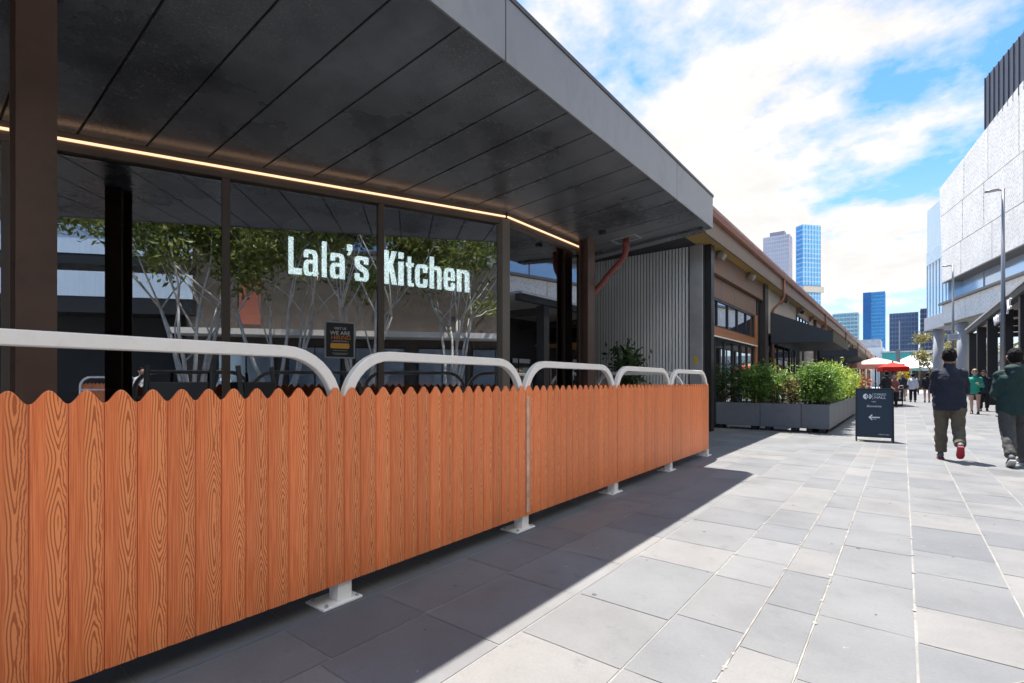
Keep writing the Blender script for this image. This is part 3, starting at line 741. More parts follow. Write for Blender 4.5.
# planters: hollow troughs on feet
def planter(x0, x1, y0, y1, lab):
    cx, cy = (x0+x1)/2, (y0+y1)/2
    t = thing('planter_box', lab, 'planter', (cx,cy,0), group='grey planter boxes')
    z0, z1, w = .10, .685, .035
    mb = MB(); mb.box(x0,x1,y0,y0+w,z0,z1); mb.box(x0,x1,y1-w,y1,z0,z1); mb.box(x0,x0+w,y0+w,y1-w,z0,z1); mb.box(x1-w,x1,y0+w,y1-w,z0,z1)
    mb.build('trough', M_planter, t, bevel=.006)
    mb = MB(); mb.box(x0+w,x1-w,y0+w,y1-w,z0,PZ+.02); mb.build('soil', M_soil, t)
    for a in (x0+.1,x1-.22):
        for b in (y0+.05,y1-.17):
            mb = MB(); mb.box(a,a+.12,b,b+.12,0,.098); mb.build('foot', M_black, t)
planter(-4.02,-2.86,13.8,14.4,'grey planter box at the left end of the front row')
planter(-2.85,-1.95,13.8,14.4,'grey planter box in the middle of the front row')
planter(-1.94,-1.36,13.8,14.75,'grey planter box on the front corner')
yy = 14.76
for i in range(6):
    planter(-1.94,-1.36,yy,yy+1.28,'grey planter box, %s along the walkway side behind the corner box' % ords[i]); yy += 1.29
plant('flower_bush', 'red flowering bush below the umbrella at the end of the hedge', 'shrub', (-1.5,23.4,.2), .5,.5,1.45,14,900,.06,L_red)
plant('flower_bush', 'bright yellow bush right of the red umbrella', 'shrub', (.0,43.5,.6), .3,.3,1.6,12,500,.08,leafmat('yellow_leaf',(.30,.24,.01),(.70,.55,.04),.4))

# ------------------------------------------------------------------ A-frame sign
af = thing('sandwich_board', 'navy A-frame board with white CARGO HALL lettering and an arrow pointing left', 'sign', (-.47,12.72,0), R(4))
tl = R(9)
for sgn, nm in ((-1,'front_board'),(1,'rear_board')):
    Mx = Matrix.Translation((0,sgn*.20,0)) @ Matrix.Rotation(sgn*tl,4,'X')
    mb = MB(); mb.box(-.29,.29,-.012,.012,.11,1.08,Mx); mb.build(nm, M_navy, af, world=False, bevel=.003)
    mb = MB()
    for s in (-.305,.305): mb.box(s-.014,s+.014,-.016,.016,0.0,1.10,Mx)
    mb.box(-.29,.29,-.016,.016,1.082,1.10,Mx); mb.box(-.29,.29,-.016,.016,.09,.108,Mx)
    mb.build('frame', M_black, af, world=False)
F0 = Matrix.Translation((0,-.20,0)) @ Matrix.Rotation(-tl,4,'X')
def MS(x, z): return F0 @ Matrix.Translation((x,-.0145,z)) @ Matrix.Rotation(R(90),4,'X')
text_mesh('lettering', 'CARGO', .060, M_wtext, af, MS(.095,.955), .001, sx=.95)
text_mesh('lettering', 'HALL', .082, M_wtext, af, MS(.095,.885), .001, sx=.98)
text_mesh('lettering', 'VISIT', .035, M_wtext, af, MS(-.01,.81), .001)
text_mesh('lettering', 'Showtime', .062, M_wtext, af, MS(-.01,.71), .001, shear=.25)
text_mesh('lettering', 'CARGO HALL', .030, M_wtext, af, MS(.15,.145), .0008)
mb = MB()
fx = lambda x, z, d: F0 @ Vector((x,-.0125-.003+d,z))
mb.glyph([(-.10,.50),(-.045,.56),(-.03,.545),(-.065,.511),(.09,.511),(.09,.489),(-.065,.489),(-.03,.455),(-.045,.44)], [], .002, fx)
mb.glyph([(-.02,.470),(.03,.470),(.03,.462),(-.02,.462)], [], .002, fx)
mb.build('arrow', M_wtext, af, world=False)
mb = MB()
circ = lambda cx, cz, r, a0, a1, n=16: [(cx+r*math.cos(R(a0+(a1-a0)*k/n)), cz+r*math.sin(R(a0+(a1-a0)*k/n))) for k in range(n+1)]
mb.glyph(circ(-.13,.93,.062,100,260)+list(reversed(circ(-.105,.93,.040,110,250))), [], .002, fx)
mb.glyph(circ(-.10,.93,.056,-70,70)+list(reversed(circ(-.10,.93,.036,-70,70))), [], .002, fx)
mb.glyph([(-.125,.90),(-.11,.90),(-.11,.96),(-.125,.96)], [], .002, fx); mb.glyph([(-.095,.90),(-.08,.90),(-.08,.95),(-.095,.95)], [], .002, fx)
mb.glyph([(-.028,.87),(-.023,.87),(-.023,1.0),(-.028,1.0)], [], .002, fx)
mb.build('emblem', M_wtext, af, world=False)
mb = MB(); mb.tube([(-.29,-.16,.30),(-.29,.16,.30)], .006, 6); mb.build('stay', M_black, af, world=False)

# ------------------------------------------------------------------ people
def person(label, loc, rz, H=1.75, sh=1.0, bulk=1.0, legs=((5,3),(-12,50)), arms=((12,10,20),(12,-10,20)), top=None, pants=None, shorts=False, skin=None, hair=None, shoe=None, sole=None, hood=False, female=False, vox=.013, forearm_bare=False, longhair=False, glasses=False, foot=(0,0), bag=None, face=False):
    k = H/1.75; t = thing('person', label, 'person', loc, rz)
    V = Vector
    hipz = .92*k; th = .425*k; sk = .42*k; J = {}
    for s, (al, be), nm in ((-1,legs[0],'L'),(1,legs[1],'R')):
        h = V((s*.095*k,0,hipz)); a = R(al); kn = h+V((s*.012,math.sin(a),-math.cos(a)))*th
        b = R(al-be); an = kn+V((s*.006,math.sin(b),-math.cos(b)))*sk
        J['h'+nm], J['k'+nm], J['a'+nm], J['p'+nm] = h, kn, an, b
    lowest = min(J['aL'].z, J['aR'].z)
    dz = .085*k-lowest
    for q in list(J):
        if q[0] in 'hka': J[q] = J[q]+V((0,0,dz))
    hz = hipz+dz
    shz = hz+.50*k
    Sx = .160*sh*k; shz -= .06*k
    for s, (ab, fl, el), nm in ((-1,arms[0],'L'),(1,arms[1],'R')):
        S0 = V((s*Sx,0,shz)); A, Fl = R(ab), R(fl)
        d = V((s*math.sin(A), math.cos(A)*math.sin(Fl), -math.cos(A)*math.cos(Fl)))
        E0 = S0+d*.295*k
        inw = .55 if el > 45 else .05
        d2 = V((-s*inw*math.sin(R(el)) + d.x*.3, math.sin(Fl+R(el)), -math.cos(Fl+R(el)))).normalized()
        W0 = E0+d2*.25*k
        J['s'+nm], J['e'+nm], J['w'+nm], J['d'+nm] = S0, E0, W0, d2
    def torso(mb, g, z0, z1, hem=1.0):
        prof = [(-.10,.165,.115),(-.02,.172,.122),(.08,.160,.112),(.18,.155,.108),(.30,.170,.118),(.37,.182,.118),(.42,.172,.110),(.455,.138,.095),(.485,.100,.080),(.52,.070,.068),(.58,.062,.062)]
        rs = []
        for dzv, rx, ry in prof:
            if not (z0 <= dzv <= z1): continue
            bx_ = bulk if dzv < .45 else 1
            fx_ = (sh if dzv > .2 else (1.02 if female else 1))
            rs.append([(math.cos(a)*(rx*fx_*bx_*k+g), math.copysign(abs(math.sin(a))**.9, math.sin(a))*(ry*bx_*k+g)+(.012 if dzv > .3 else 0), hz+dzv*k) for a in [2*math.pi*i/20 for i in range(20)]])
        mb.rings(rs)
    hd = V((0,.03*k,shz+.262*k)); k0 = k
    # body: one continuous figure
    mb = MB(); torso(mb, 0, -.2, .6)
    mb.tube([(0,0,shz-.0*k),(0,.015*k,shz+.09*k),(0,.025*k,shz+.17*k)], [.065*k,.058*k,.06*k], 12)
    mb.ell(hd, (.084*k,.102*k,.122*k), 18, 12)
    mb.ell(hd+V((0,.045*k,-.055*k)), (.052*k,.05*k,.055*k), 12, 8)
    mb.ell(hd+V((0,.098*k,-.012*k)), (.014*k,.02*k,.025*k), 8, 6)
    for s in (-1,1): mb.ell(hd+V((s*.088*k,-.008*k,-.012*k)), (.017*k,.022*k,.036*k), 8, 6)
    for nm, s in (('L',-1),('R',1)):
        mb.tube([J['h'+nm]+V((0,0,.05)), J['h'+nm].lerp(J['k'+nm],.4), J['k'+nm], J['k'+nm].lerp(J['a'+nm],.3)+V((0,-.012,0)), J['a'+nm]], [.095*k,.082*k,.055*k,.056*k,.036*k], 12)
        mb.tube([J['s'+nm]+V((-s*.05,0,.01)), J['s'+nm], J['s'+nm].lerp(J['e'+nm],.5), J['e'+nm], J['e'+nm].lerp(J['w'+nm],.35), J['w'+nm]], [.055*k,.056*k,.048*k,.040*k,.040*k,.027*k], 12)
        w, d = J['w'+nm], J['d'+nm]; side = V((0,1,0)) if abs(d.y) < .7 else V((0,0,1)); side = (side-d*side.dot(d)).normalized(); pn = d.cross(side)
        mb.tube([w-d*.01, w+d*.05*k, w+d*.09*k], [.026*k,.036*k,.034*k], 8)
        for fi, (off, ln) in enumerate(((-.030,.070),(-.010,.080),(.010,.076),(.029,.060))):
            q = w+d*.085*k+side*off*k; mb.tube([q, q+d*ln*.5*k, q+d*ln*.85*k-pn*s*.022*k], [.0095*k,.009*k,.0075*k], 6)
        q = w+d*.03*k+side*.03*k; mb.tube([q, q+side*.028*k+d*.03*k, q+side*.03*k+d*.062*k], [.012*k,.011*k,.009*k], 6)
        f0 = J['a'+nm]
        pt = J['p'+nm]; fd = V((0,math.cos(pt*.9),math.sin(pt*.9))) if pt < -.15 else V((0,1,0)); up = V((0,-fd.z,fd.y))
        J['f'+nm] = (fd, up)
        mb.tube([f0, f0-up*.04*k+fd*.05*k, f0-up*.06*k+fd*.13*k], [.036*k,.035*k,.03*k], 8)
    me = applied(mb, vox*.8, 0, 3); me.materials.append(skin or M_skin)
    o = bpy.data.objects.new('body', me); C.objects.link(o); o.parent = t
    # top
    mb = MB(); torso(mb, .016, -.05, .555)
    b1 = [[(math.cos(a)*(rx*bulk*k+.024), math.sin(a)*(ry*bulk*k+.026), hz+z*k) for a in [2*math.pi*i/20 for i in range(20)]] for z, rx, ry in ((-.15,.158,.115),(-.09,.170,.122),(0,.170,.120),(.10,.160,.112))]
    mb.rings(b1)
    for nm, s in (('L',-1),('R',1)):
        if forearm_bare: mb.tube([J['s'+nm]+V((-s*.06,0,.0)), J['s'+nm], J['s'+nm].lerp(J['e'+nm],.6)], [.066*k,.070*k,.064*k], 12)
        mb.ell(J['s'+nm]+V((-s*.012,0,-.004)), (.074*k,.072*k,.070*k), 12, 9); mb.ell(J['e'+nm], (.058*k,)*3, 10, 8)
        if not forearm_bare: mb.tube([J['s'+nm]+V((-s*.06,0,-.02)), J['s'+nm], J['s'+nm].lerp(J['e'+nm],.5), J['e'+nm], J['e'+nm].lerp(J['w'+nm],.4), J['e'+nm].lerp(J['w'+nm],.93)], [.060*k,.068*k,.064*k,.060*k,.056*k,.044*k], 14)
    if hood:
        mb.ell((0,-.055*k,shz+.085*k), (.130*k,.085*k,.075*k), 16, 10); mb.ell((0,-.10*k,shz+.0*k), (.10*k,.06*k,.11*k), 14, 9); mb.tube([(0,.02,shz+.06*k),(0,.02,shz+.14*k)], [.10*k,.088*k], 14)
    else: mb.tube([(0,0,shz+.035*k),(0,.010*k,shz+.145*k)], [.082*k,.070*k], 14)
    me = applied(mb, vox, .034, 4, .10); me.materials.append(top)
    o = bpy.data.objects.new('top', me); C.objects.link(o); o.parent = t
    # trousers or shorts
    mb = MB(); torso(mb, .004, -.11, .0)
    for nm in 'LR':
        h, kn, an = J['h'+nm], J['k'+nm], J['a'+nm]
        if shorts: mb.tube([h+V((0,0,.06)), h, h.lerp(kn,.40)], [.105*k,.108*k,.10*k], 14)
        else: mb.tube([h+V((0,0,.0)), h.lerp(kn,.35), kn, kn.lerp(an,.4), kn.lerp(an,.93)], [.100*k*min(bulk,1.12),.104*k,.082*k,.078*k,.068*k], 14)
    me = applied(mb, vox, .036, 3, .09); me.materials.append(pants)
    o = bpy.data.objects.new('shorts' if shorts else 'trousers', me); C.objects.link(o); o.parent = t
    # shoes
    for nm in 'LR':
        an = J['a'+nm]; fd, up = J['f'+nm]; rt = fd.cross(up)
        B = Matrix(((rt.x,fd.x,up.x,an.x),(rt.y,fd.y,up.y,an.y),(rt.z,fd.z,up.z,an.z),(0,0,0,1)))
        mb = MB(B); rs = []
        for yv, w, hgt, zb in ((-.065,.030,.075,-.062),(-.045,.037,.105,-.064),(.0,.040,.11,-.064),(.06,.042,.075,-.064),(.12,.047,.058,-.064),(.165,.040,.045,-.062),(.185,.022,.030,-.058)):
            rs.append([(w*k*math.cos(a), yv*k, zb*k+hgt*k*(.5+.5*math.sin(a))) for a in [2*math.pi*i/12 for i in range(12)]])
        mb.rings(rs); o = mb.build('shoe', shoe or M_black, t, world=False, smooth=True)
        mb = MB(B); rs = [[(w*k*1.08, yv*k, 0) for yv, w in ()]]
        out = [(-.035,-.07),(.035,-.07),(.043,.0),(.050,.12),(.035,.18),(0,.195),(-.035,.18),(-.050,.12),(-.043,0)]
        mb.prism([(a*k,b*k) for a,b in out], 'z', -.086*k, -.060*k); s2 = mb.build('sole', sole or M_black, o, world=False, bevel=.006)
    # hair
    mb = MB(); nu, nv = 24, 14; rs = []
    for j in range(1, nv):
        ph = math.pi*j/nv; ring = []
        for i in range(nu):
            a = 2*math.pi*i/nu; p = V((.091*math.sin(ph)*math.cos(a), .109*math.sin(ph)*math.sin(a)-.004, -.130*math.cos(ph)+.006))
            lim = -.088 + max(0,(p.y+.03))*1.35
            if longhair: lim -= .09 if p.y < .03 else 0
            p.z = max(p.z, lim) ; ring.append(hd+p*k)
        rs.append(ring)
    mb.rings(rs); me = applied(mb, .009 if vox < .014 else .014, .024, 1, .03); me.materials.append(hair or M_hair)
    o = bpy.data.objects.new('hair', me); C.objects.link(o); o.parent = t
    if glasses:
        mb = MB()
        for s in (-1,1): mb.ell(hd+V((s*.034,.090,.012))*1.0, (.026,.012,.019), 10, 6)
        mb.box(-.07,.07,hd.y+.084,hd.y+.092,hd.z+.016,hd.z+.022); mb.build('sunglasses', M_black, t, world=False)
    elif face:
        for s in (-1,1):
            mb = MB(); mb.ell(hd+V((s*.030,.088,.010)), (.012,.006,.006), 8, 6); mb.build('eye', M_black, t, world=False)
    if bag:
        mb = MB(); mb.box(.17,.30,-.09,.13,hz-.10,hz+.14); mb.tube([(.22,0,hz+.14),(.16,.02,shz+.03),(.05,.02,shz+.06)], .012, 6); mb.build('shoulder_bag', bag, t, world=False, bevel=.02)
    return t
cl = lambda n, c, r=.85: mat(n, c, r, var=.16, scale=5, bump=.25, bscale=50)
M_c1 = cl('navy_shirt', (.018,.022,.038)); M_k1 = cl('khaki_trousers', (.115,.095,.062)); M_c2 = cl('dark_green_hoodie', (.014,.040,.036)); M_k2 = cl('grey_trousers', (.075,.072,.068))
M_c3 = cl('emerald_sweater', (.03,.33,.21)); M_blk = cl('black_cloth', (.014,.014,.016)); M_wsh = cl('white_shirt', (.62,.64,.68)); M_grd = cl('dark_blue_jacket', (.022,.03,.045)); M_flo = cl('rust_shorts', (.30,.10,.07))
M_rsole = mat('red_sole', (.34,.02,.035), .6); M_wsole = mat('pale_sole', (.55,.54,.52), .6); M_wshoe = mat('grey_shoe', (.10,.10,.11), .6)
M_skin3 = mat('pale_skin', (.55,.33,.25), .5, var=.05, scale=12)
person('man in a navy shirt and khaki trousers walking away, one red shoe sole raised', (.57,10.35,0), R(0), 1.745, sh=1.0, bulk=1.08, legs=((4,4),(-8,46)), arms=((6,12,95),(6,10,95)), top=M_c1, pants=M_k1, skin=M_skin2, shoe=M_wshoe, sole=M_rsole, vox=.012)
person('man in a dark green hooded top and grey trousers walking away at the right edge', (1.29,10.25,0), R(3), 1.73, sh=1.08, bulk=1.14, legs=((-13,22),(16,4)), arms=((9,2,58),(9,2,58)), top=M_c2, pants=M_k2, skin=M_skin2, shoe=M_wshoe, sole=M_wsole, hood=True, vox=.012)
person('woman in an emerald green sweater, black shorts and sunglasses walking closer', (2.15,25.8,0), R(172), 1.72, sh=.92, bulk=.96, legs=((8,2),(-8,14)), arms=((16,8,100),(14,-4,12)), top=M_c3, pants=M_blk, shorts=True, skin=M_skin3, hair=M_hairg, shoe=M_black, female=True, glasses=True, vox=.014)
pb = person('man in a dark blue jacket walking closer behind the woman in green', (2.66,28.6,0), R(176), 1.72, legs=((-9,12),(10,3)), arms=((8,-10,15),(8,12,15)), top=M_grd, pants=M_blk, skin=M_skin2, vox=.016, face=True)
pw = person('man in a white shirt and black trousers walking away in the distance', (.47,38.9,0), R(0), 1.74, bulk=1.05, legs=((8,3),(-8,12)), arms=((14,10,70),(12,-8,30)), top=M_wsh, pants=M_blk, skin=M_skin, vox=.017)
pd = person('person in dark top and rust shorts walking away, right of the white shirt', (1.12,38.6,0), R(0), 1.78, legs=((-7,12),(8,2)), arms=((10,8,20),(10,-8,20)), top=M_blk, pants=M_flo, shorts=True, skin=M_skin3, vox=.017, bag=M_black)
person('person in dark top and black shorts walking away, left of the white shirt', (-.02,40.3,0), R(2), 1.76, legs=((7,2),(-7,12)), arms=((10,8,20),(10,-8,20)), top=M_grd, pants=M_blk, shorts=True, skin=M_skin, hair=M_hairg, longhair=True, vox=.017)
person('waiter in a black shirt standing below the red umbrella', (-.63,30.2,0), R(40), 1.76, legs=((0,2),(2,3)), arms=((10,15,60),(10,10,50)), top=M_blk, pants=cl('blue_jeans',(.06,.10,.18)), skin=M_skin, vox=.017)
person('person in a patterned brown top standing right of the waiter', (-.36,30.9,0), R(200), 1.62, legs=((0,2),(2,3)), arms=((10,15,60),(10,10,50)), top=cl('brown_top',(.25,.10,.08)), pants=M_blk, skin=M_skin3, vox=.017)
person('person in pale clothes crossing on the far side of the walkway', (6.0,-1.6,0), R(120), 1.7, top=M_wsh, pants=cl('pale_trousers',(.4,.36,.3)), legs=((14,3),(-12,20)), vox=.017)
person('person in a white top near the sunlit barrier across the walkway', (6.6,-4.2,0), R(30), 1.7, top=cl('white_top',(.7,.68,.66)), pants=M_blk, legs=((-14,18),(14,3)), vox=.017)
for src, x, y, rz, lab in ((pw,1.75,52,R(0),'small figure in a pale top far down the walkway, near the tall gum tree'),(pd,.35,56,R(0),'small dark figure far down the walkway behind the white shirt'),(pd,2.75,44,R(175),'dark figure walking closer beside the far street lamp'),(pw,-.25,49,R(180),'small figure in a pale top walking closer, beyond the cart'),(pb,1.05,62,R(180),'smallest dark figure, farthest down the walkway')):
    dup(src, (x,y,0), rz, lab)
# cart
ct = thing('service_cart', 'small dark service cart with a white arrow on its front near the umbrella', 'cart', (-.20,34.6,0))
mb = MB(); mb.box(-.42,.02,34.4,34.9,.16,.86); mb.build('body', M_black, ct, bevel=.02)
for a in (-.38,-.06):
    mb = MB(); mb.tube([(a,34.42,.08),(a+.05,34.42,.08)], .08, 12); mb.build('wheel', M_dgrey, ct)
mb = MB(); mb.glyph([(-.14,.28),(-.07,.36),(-.12,.36),(-.12,.70),(-.07,.70),(-.14,.78),(-.21,.70),(-.16,.70),(-.16,.36),(-.21,.36)], [], .003, lambda x,z,d: (x,34.392+d,z)); mb.build('arrow', M_wtext, ct)
mb = MB(); mb.tube([(-.40,34.88,.86),(-.40,34.95,1.02),(0,34.95,1.02),(0,34.88,.86)], .015, 8); mb.build('handle', M_lgrey, ct)

# ------------------------------------------------------------------ umbrellas
def umbrella(x, y, w, ze, zp, m, lab, grp=None):
    t = thing('market_umbrella', lab, 'umbrella', (x,y,0), R(14), grp)
    mb = MB(); n = 8; rim = []
    for i in range(8):
        a = math.pi/4*i; r = w/2*(1.0 if i % 2 else .76)*1.3; rim.append((r*math.cos(a), r*math.sin(a)))
    mid = [(x_*.5,y_*.5,ze+(zp-ze)*.56) for x_,y_ in rim]
    b = mb.pts([(0,0,zp)]+mid+[(x_,y_,ze) for x_,y_ in rim]+[(x_,y_,ze-.22) for x_,y_ in rim])
    for i in range(8):
        j = (i+1) % 8
        mb.f.append((b,b+1+i,b+1+j)); mb.f.append((b+1+i,b+9+i,b+9+j,b+1+j)); mb.f.append((b+9+i,b+17+i,b+17+j,b+9+j))
    o = mb.build('canopy', m, t, world=False)
    sd = o.modifiers.new('solid','SOLIDIFY'); sd.thickness = .01
    mb = MB(); mb.tube([(0,0,0),(0,0,zp+.08)], .03, 10); mb.build('pole', M_black, t, world=False)
    mb = MB(); mb.box(-.35,.35,-.35,.35,0,.08); mb.build('base', M_dgrey, t, world=False, bevel=.02)
    for i in range(8):
        mb = MB(); mb.tube([(0,0,zp-.12),(rim[i][0],rim[i][1],ze-.02)], .012, 6); mb.build('rib', M_lgrey, t, world=False)
def fabric(n, c):
    m, t, b, vec, tc, oi = base(n); b.inputs['Base Color'].default_value = (*c,1); b.inputs['Roughness'].default_value = .8
    tr = t.new('ShaderNodeBsdfTranslucent'); tr.inputs['Color'].default_value = (*c,1); mx = t.new('ShaderNodeMixShader'); mx.inputs[0].default_value = .4
    t.link(b.outputs[0], mx.inputs[1]); t.link(tr.outputs[0], mx.inputs[2]); t.link(mx.outputs[0], t.n['Material Output'].inputs['Surface']); return m
umbrella(-1.18,33.5,2.25,2.16,2.56,fabric('sunlit_salmon_canvas',(.85,.56,.44)),'sunlit pale salmon umbrella at the end of the hedge','umbrellas on the walkway')  # washed-out sunlight on red-orange cloth is put into the canvas colour
umbrella(-.42,32.0,1.2,1.98,2.22,fabric('red_canvas',(.70,.035,.02)),'bright red umbrella behind the pale salmon one','umbrellas on the walkway')

# ------------------------------------------------------------------ right-hand building
# root at the far bottom corner; local x runs back toward the camera side, local -y faces the walkway
FA = math.atan2(-.970,.242)
rb = thing('white_clad_building', 'large white pierced clad building with a dark rooftop box on the right', 'building', (3.02,59.4,0), FA)
LF = 95.0
def lb(): return MB()
rows = [(10.2,12.9),(12.96,16.2),(16.26,None)]
topz = lambda x: min(20.9, 18.95+.135*x)
rgp = random.Random(5)
mb = lb()
for ri, (z0, z1) in enumerate(rows):
    x = 0.0; first = True
    while x < LF:
        w = rgp.uniform(3.4,6.2)*(1 if not first else .8)
        xa = (z0-10.2)*-.075 if first else x; xb = min(x+w-.09, LF)
        za, zb = (z1,z1) if z1 else (topz(xa),topz(xb))
        mb.prism([(xa,z0),(xb,z0),(xb,zb),((za-10.2)*-.075 if first else xa,za)], 'y', -.25, 0)
        x += w; first = False
mb.build('upper_cladding', M_clad, rb, world=False)
mb = lb(); mb.prism([(.3,10.3),(LF,10.3),(LF,23.8),(36,23.8),(.3,18.8)],'y',.002,14); mb.build('core', M_lgrey, rb, world=False)
mb = lb(); mb.prism([(0,10.1),(0,10.19),(LF,10.19),(LF,10.1)], 'y', -.25, 1.4); mb.build('soffit', mat('warm_grey_soffit',(.16,.15,.14),.7), rb, world=False)
M_bglass = mat('sky_glass', (.55,.66,.80), .08, metal=.6, var=.06, scale=.3)
mb = lb(); mb.box(.2,LF,.9,1.0,8.32,10.1); mb.build('glazing_band', M_bglass, rb, world=False)
for k in range(14):
    mb = lb(); mb.box(5+k*6.9,5.05+k*6.9,.84,.90,8.35,10.1); mb.build('mullion', M_lgrey, rb, world=False)
mb = lb(); mb.box(.0,LF,-.55,1.0,8.12,8.30); mb.build('sill', mat('sill_dark',(.10,.095,.09),.6), rb, world=False)
mb = lb(); x = .55
while x < LF:
    w = rgp.uniform(4.5,7); xb = min(x+w-.07,LF); 
    if x < 1: mb.prism([(x,6.45),(xb,6.45),(xb,8.11),(x-.35,8.11)], 'y', -.3, -.05)
    else: mb.box(x,xb,-.3,-.05,6.45,8.11)
    x += w
mb.build('lower_cladding', M_clad, rb, world=False)
mb = lb(); mb.box(.6,LF,.0,12,6.3,6.44); mb.build('underside', mat('underside_grey',(.3,.3,.3),.7), rb, world=False)
mb = lb(); mb.box(.6,LF,-.04,12,6.46,8.1); mb.build('floor_core', M_lgrey, rb, world=False)
M_rbox = mat('rooftop_ribbed', (.085,.085,.10), .55, metal=.2)
mb = lb(); mb.box(8.3,46,-.2,12,20.15,24.0); mb.build('rooftop_box', M_rbox, rb, world=False)
mb = lb()
for k in range(52): mb.box(8.32+k*.7,8.38+k*.7,-.26,-.202,20.15,24.02)
mb.build('ribs', M_rbox, rb, world=False)
# glass corner volume at the far end
gx = thing('glass_corner_block', 'blue glass corner block at the far end of the white clad building', 'building', (3.02,59.4,0), FA)
M_cglass = mat('corner_glass', (.45,.62,.78), .1, metal=.5, var=.08, scale=.4)
mb = lb(); mb.box(-4.4,.9,-.10,9,7.5,18.0); mb.build('glass_skin', M_cglass, gx, world=False)
mb = lb(); mb.box(-4.6,.52,-.28,9,6.25,7.48); mb.build('base_band', mat('pale_band',(.36,.37,.40),.6), gx, world=False)
mb = lb(); mb.box(-4.42,.8,-.15,-.102,12.6,13.9); mb.build('spandrel', mat('pale_blue_band',(.45,.55,.62),.4), gx, world=False)
for k in range(7):
    mb = lb(); mb.box(-4.4+k*.8,-4.36+k*.8,-.14,-.101,7.5,12.58); mb.build('mullion', M_lgrey, gx, world=False)
# round columns
M_conc = mat('pale_concrete', (.36,.355,.36), .75, var=.08, scale=2)
for i, (x, y, lab) in enumerate(((2.65,62.7,'round pale concrete column at the far corner of the white building'),(4.01,57.27,'round pale concrete column beside the dark timber posts'))):
    t = thing('round_column', lab, 'column', (x,y,0), group='round concrete columns')
    mb = MB(); mb.tube([(x,y,0),(x,y,6.24)], .40, 24); mb.build('shaft', M_conc, t, smooth=True)
    mb = MB(); mb.tube([(x,y,0),(x,y,.15)], .46, 24); mb.build('plinth', M_conc, t)
# dark-timber canopy with shops below
pg = thing('shop_arcade', 'dark post and beam arcade with shops under the white building', 'arcade', (3.6,25,0))
M_dtim = mat('dark_timber', (.032,.027,.025), .6, var=.2)
for y in (18.0,22.7,27.4,32.1,36.8,41.5,46.2):
    mb = MB(); mb.box(3.55,3.95,y-.2,y+.2,0,4.55); mb.build('post', M_dtim, pg)
    mb = MB(); mb.box(3.95,8.5,y-.12,y+.12,4.2,4.5); mb.build('rafter', M_dtim, pg)
mb = MB(); mb.box(3.45,3.75,16,47,4.56,4.80); mb.build('beam', M_dtim, pg)
mb = MB(); mb.box(3.40,8.6,16,47,4.82,4.92); mb.build('roof', mat('pale_roof_edge',(.36,.34,.32),.6), pg)
mb = MB(); mb.box(8.5,8.7,16,40,0,4.8); mb.build('rear_wall', M_dgrey, pg)
M_ceil = mat('orange_ply_ceiling', (.62,.30,.07), .6)
mb = MB(); mb.box(5.0,8.5,24,40,3.35,3.42); mb.build('ceiling', M_ceil, pg)
for y in (20,25.0,30.2,34.5):
    window(8.48,y,y+3.6,.1,2.6,3,pg,M_black)
mb = MB(); mb.box(8.2,8.3,28,31.5,2.0,2.7); mb.build('menu_frame', M_white, pg)
t = thing('fascia_sign', 'white cut-out letters hanging under the arcade beam near the right edge', 'sign', (3.42,28.6,4.2))
text_mesh('lettering', 'JLC', .62, M_wtext, t, Matrix.Rotation(R(-90),4,'Z') @ Matrix.Rotation(R(90),4,'X') , .03)
t = thing('fascia_sign', 'smaller white script sign hanging under the arcade beam', 'sign', (3.42,32.0,4.12))
mb = MB(); 
sc = [(0,.42*math.sin(k*.9)*(.8 if k%3 else 1.1)*.5,-k*.0) for k in range(2)]
pts = [(3.42, 32.9-k*.075, 4.12+.16*math.sin(k*1.15)+.05*math.sin(k*2.7)) for k in range(25)]
mb.tube(pts, .035, 6); mb.build('script', M_wtext, t)
mb = MB(); mb.box(3.46,3.49,31.0,33.1,3.9,4.4); mb.build('board', M_dgrey, t)

# street lamps
def lamp(x, y, lab, signb=False):
    t = thing('street_lamp', lab, 'street lamp', (x,y,0), group='grey street lamps')
    mb = MB(); mb.tube([(x,y,0),(x,y,4),(x,y,8.0)], [.075,.06,.045], 14); mb.build('pole', M_lamp, t, smooth=True)
    mb = MB(); mb.tube([(x,y,0),(x,y,.05)], .2, 14); mb.build('base_plate', M_lamp, t)
    mb = MB(); mb.tube([(x,y,7.93),(x-.14,y,7.97)], .03, 8); mb.build('arm', M_lamp, t)
    mb = MB(); mb.rings([[(x-.10-dx*.5,y+w*math.cos(a),7.97+.05*math.sin(a)*(.6 if math.sin(a)<0 else 1)) for a in [2*math.pi*i/12 for i in range(12)]] for dx, w in ((0,.05),(.15,.13),(.45,.15),(.68,.10),(.75,.03))]); mb.build('luminaire', M_lamp, t, smooth=True)
M_lamp = mat('lamp_grey', (.27,.27,.28), .45, metal=.4, var=.06)
lamp(2.75,24.3,'tall grey street lamp nearest the right edge'); lamp(2.27,38.4,'grey street lamp farther along with a white notice board on its pole')
t = thing('pole_sign', 'white notice board fixed on the farther street lamp', 'sign', (2.25,38.2,3.6))
mb = MB(); mb.box(2.02,2.58,38.26,38.30,3.64,3.99); mb.build('board', mat('white_board',(.6,.6,.6),.5), t); mb = MB(); 
for z in (3.74,3.85): mb.box(2.1,2.5,38.245,38.258,z,z+.06)
mb.build('lettering_strip', M_lgrey, t)

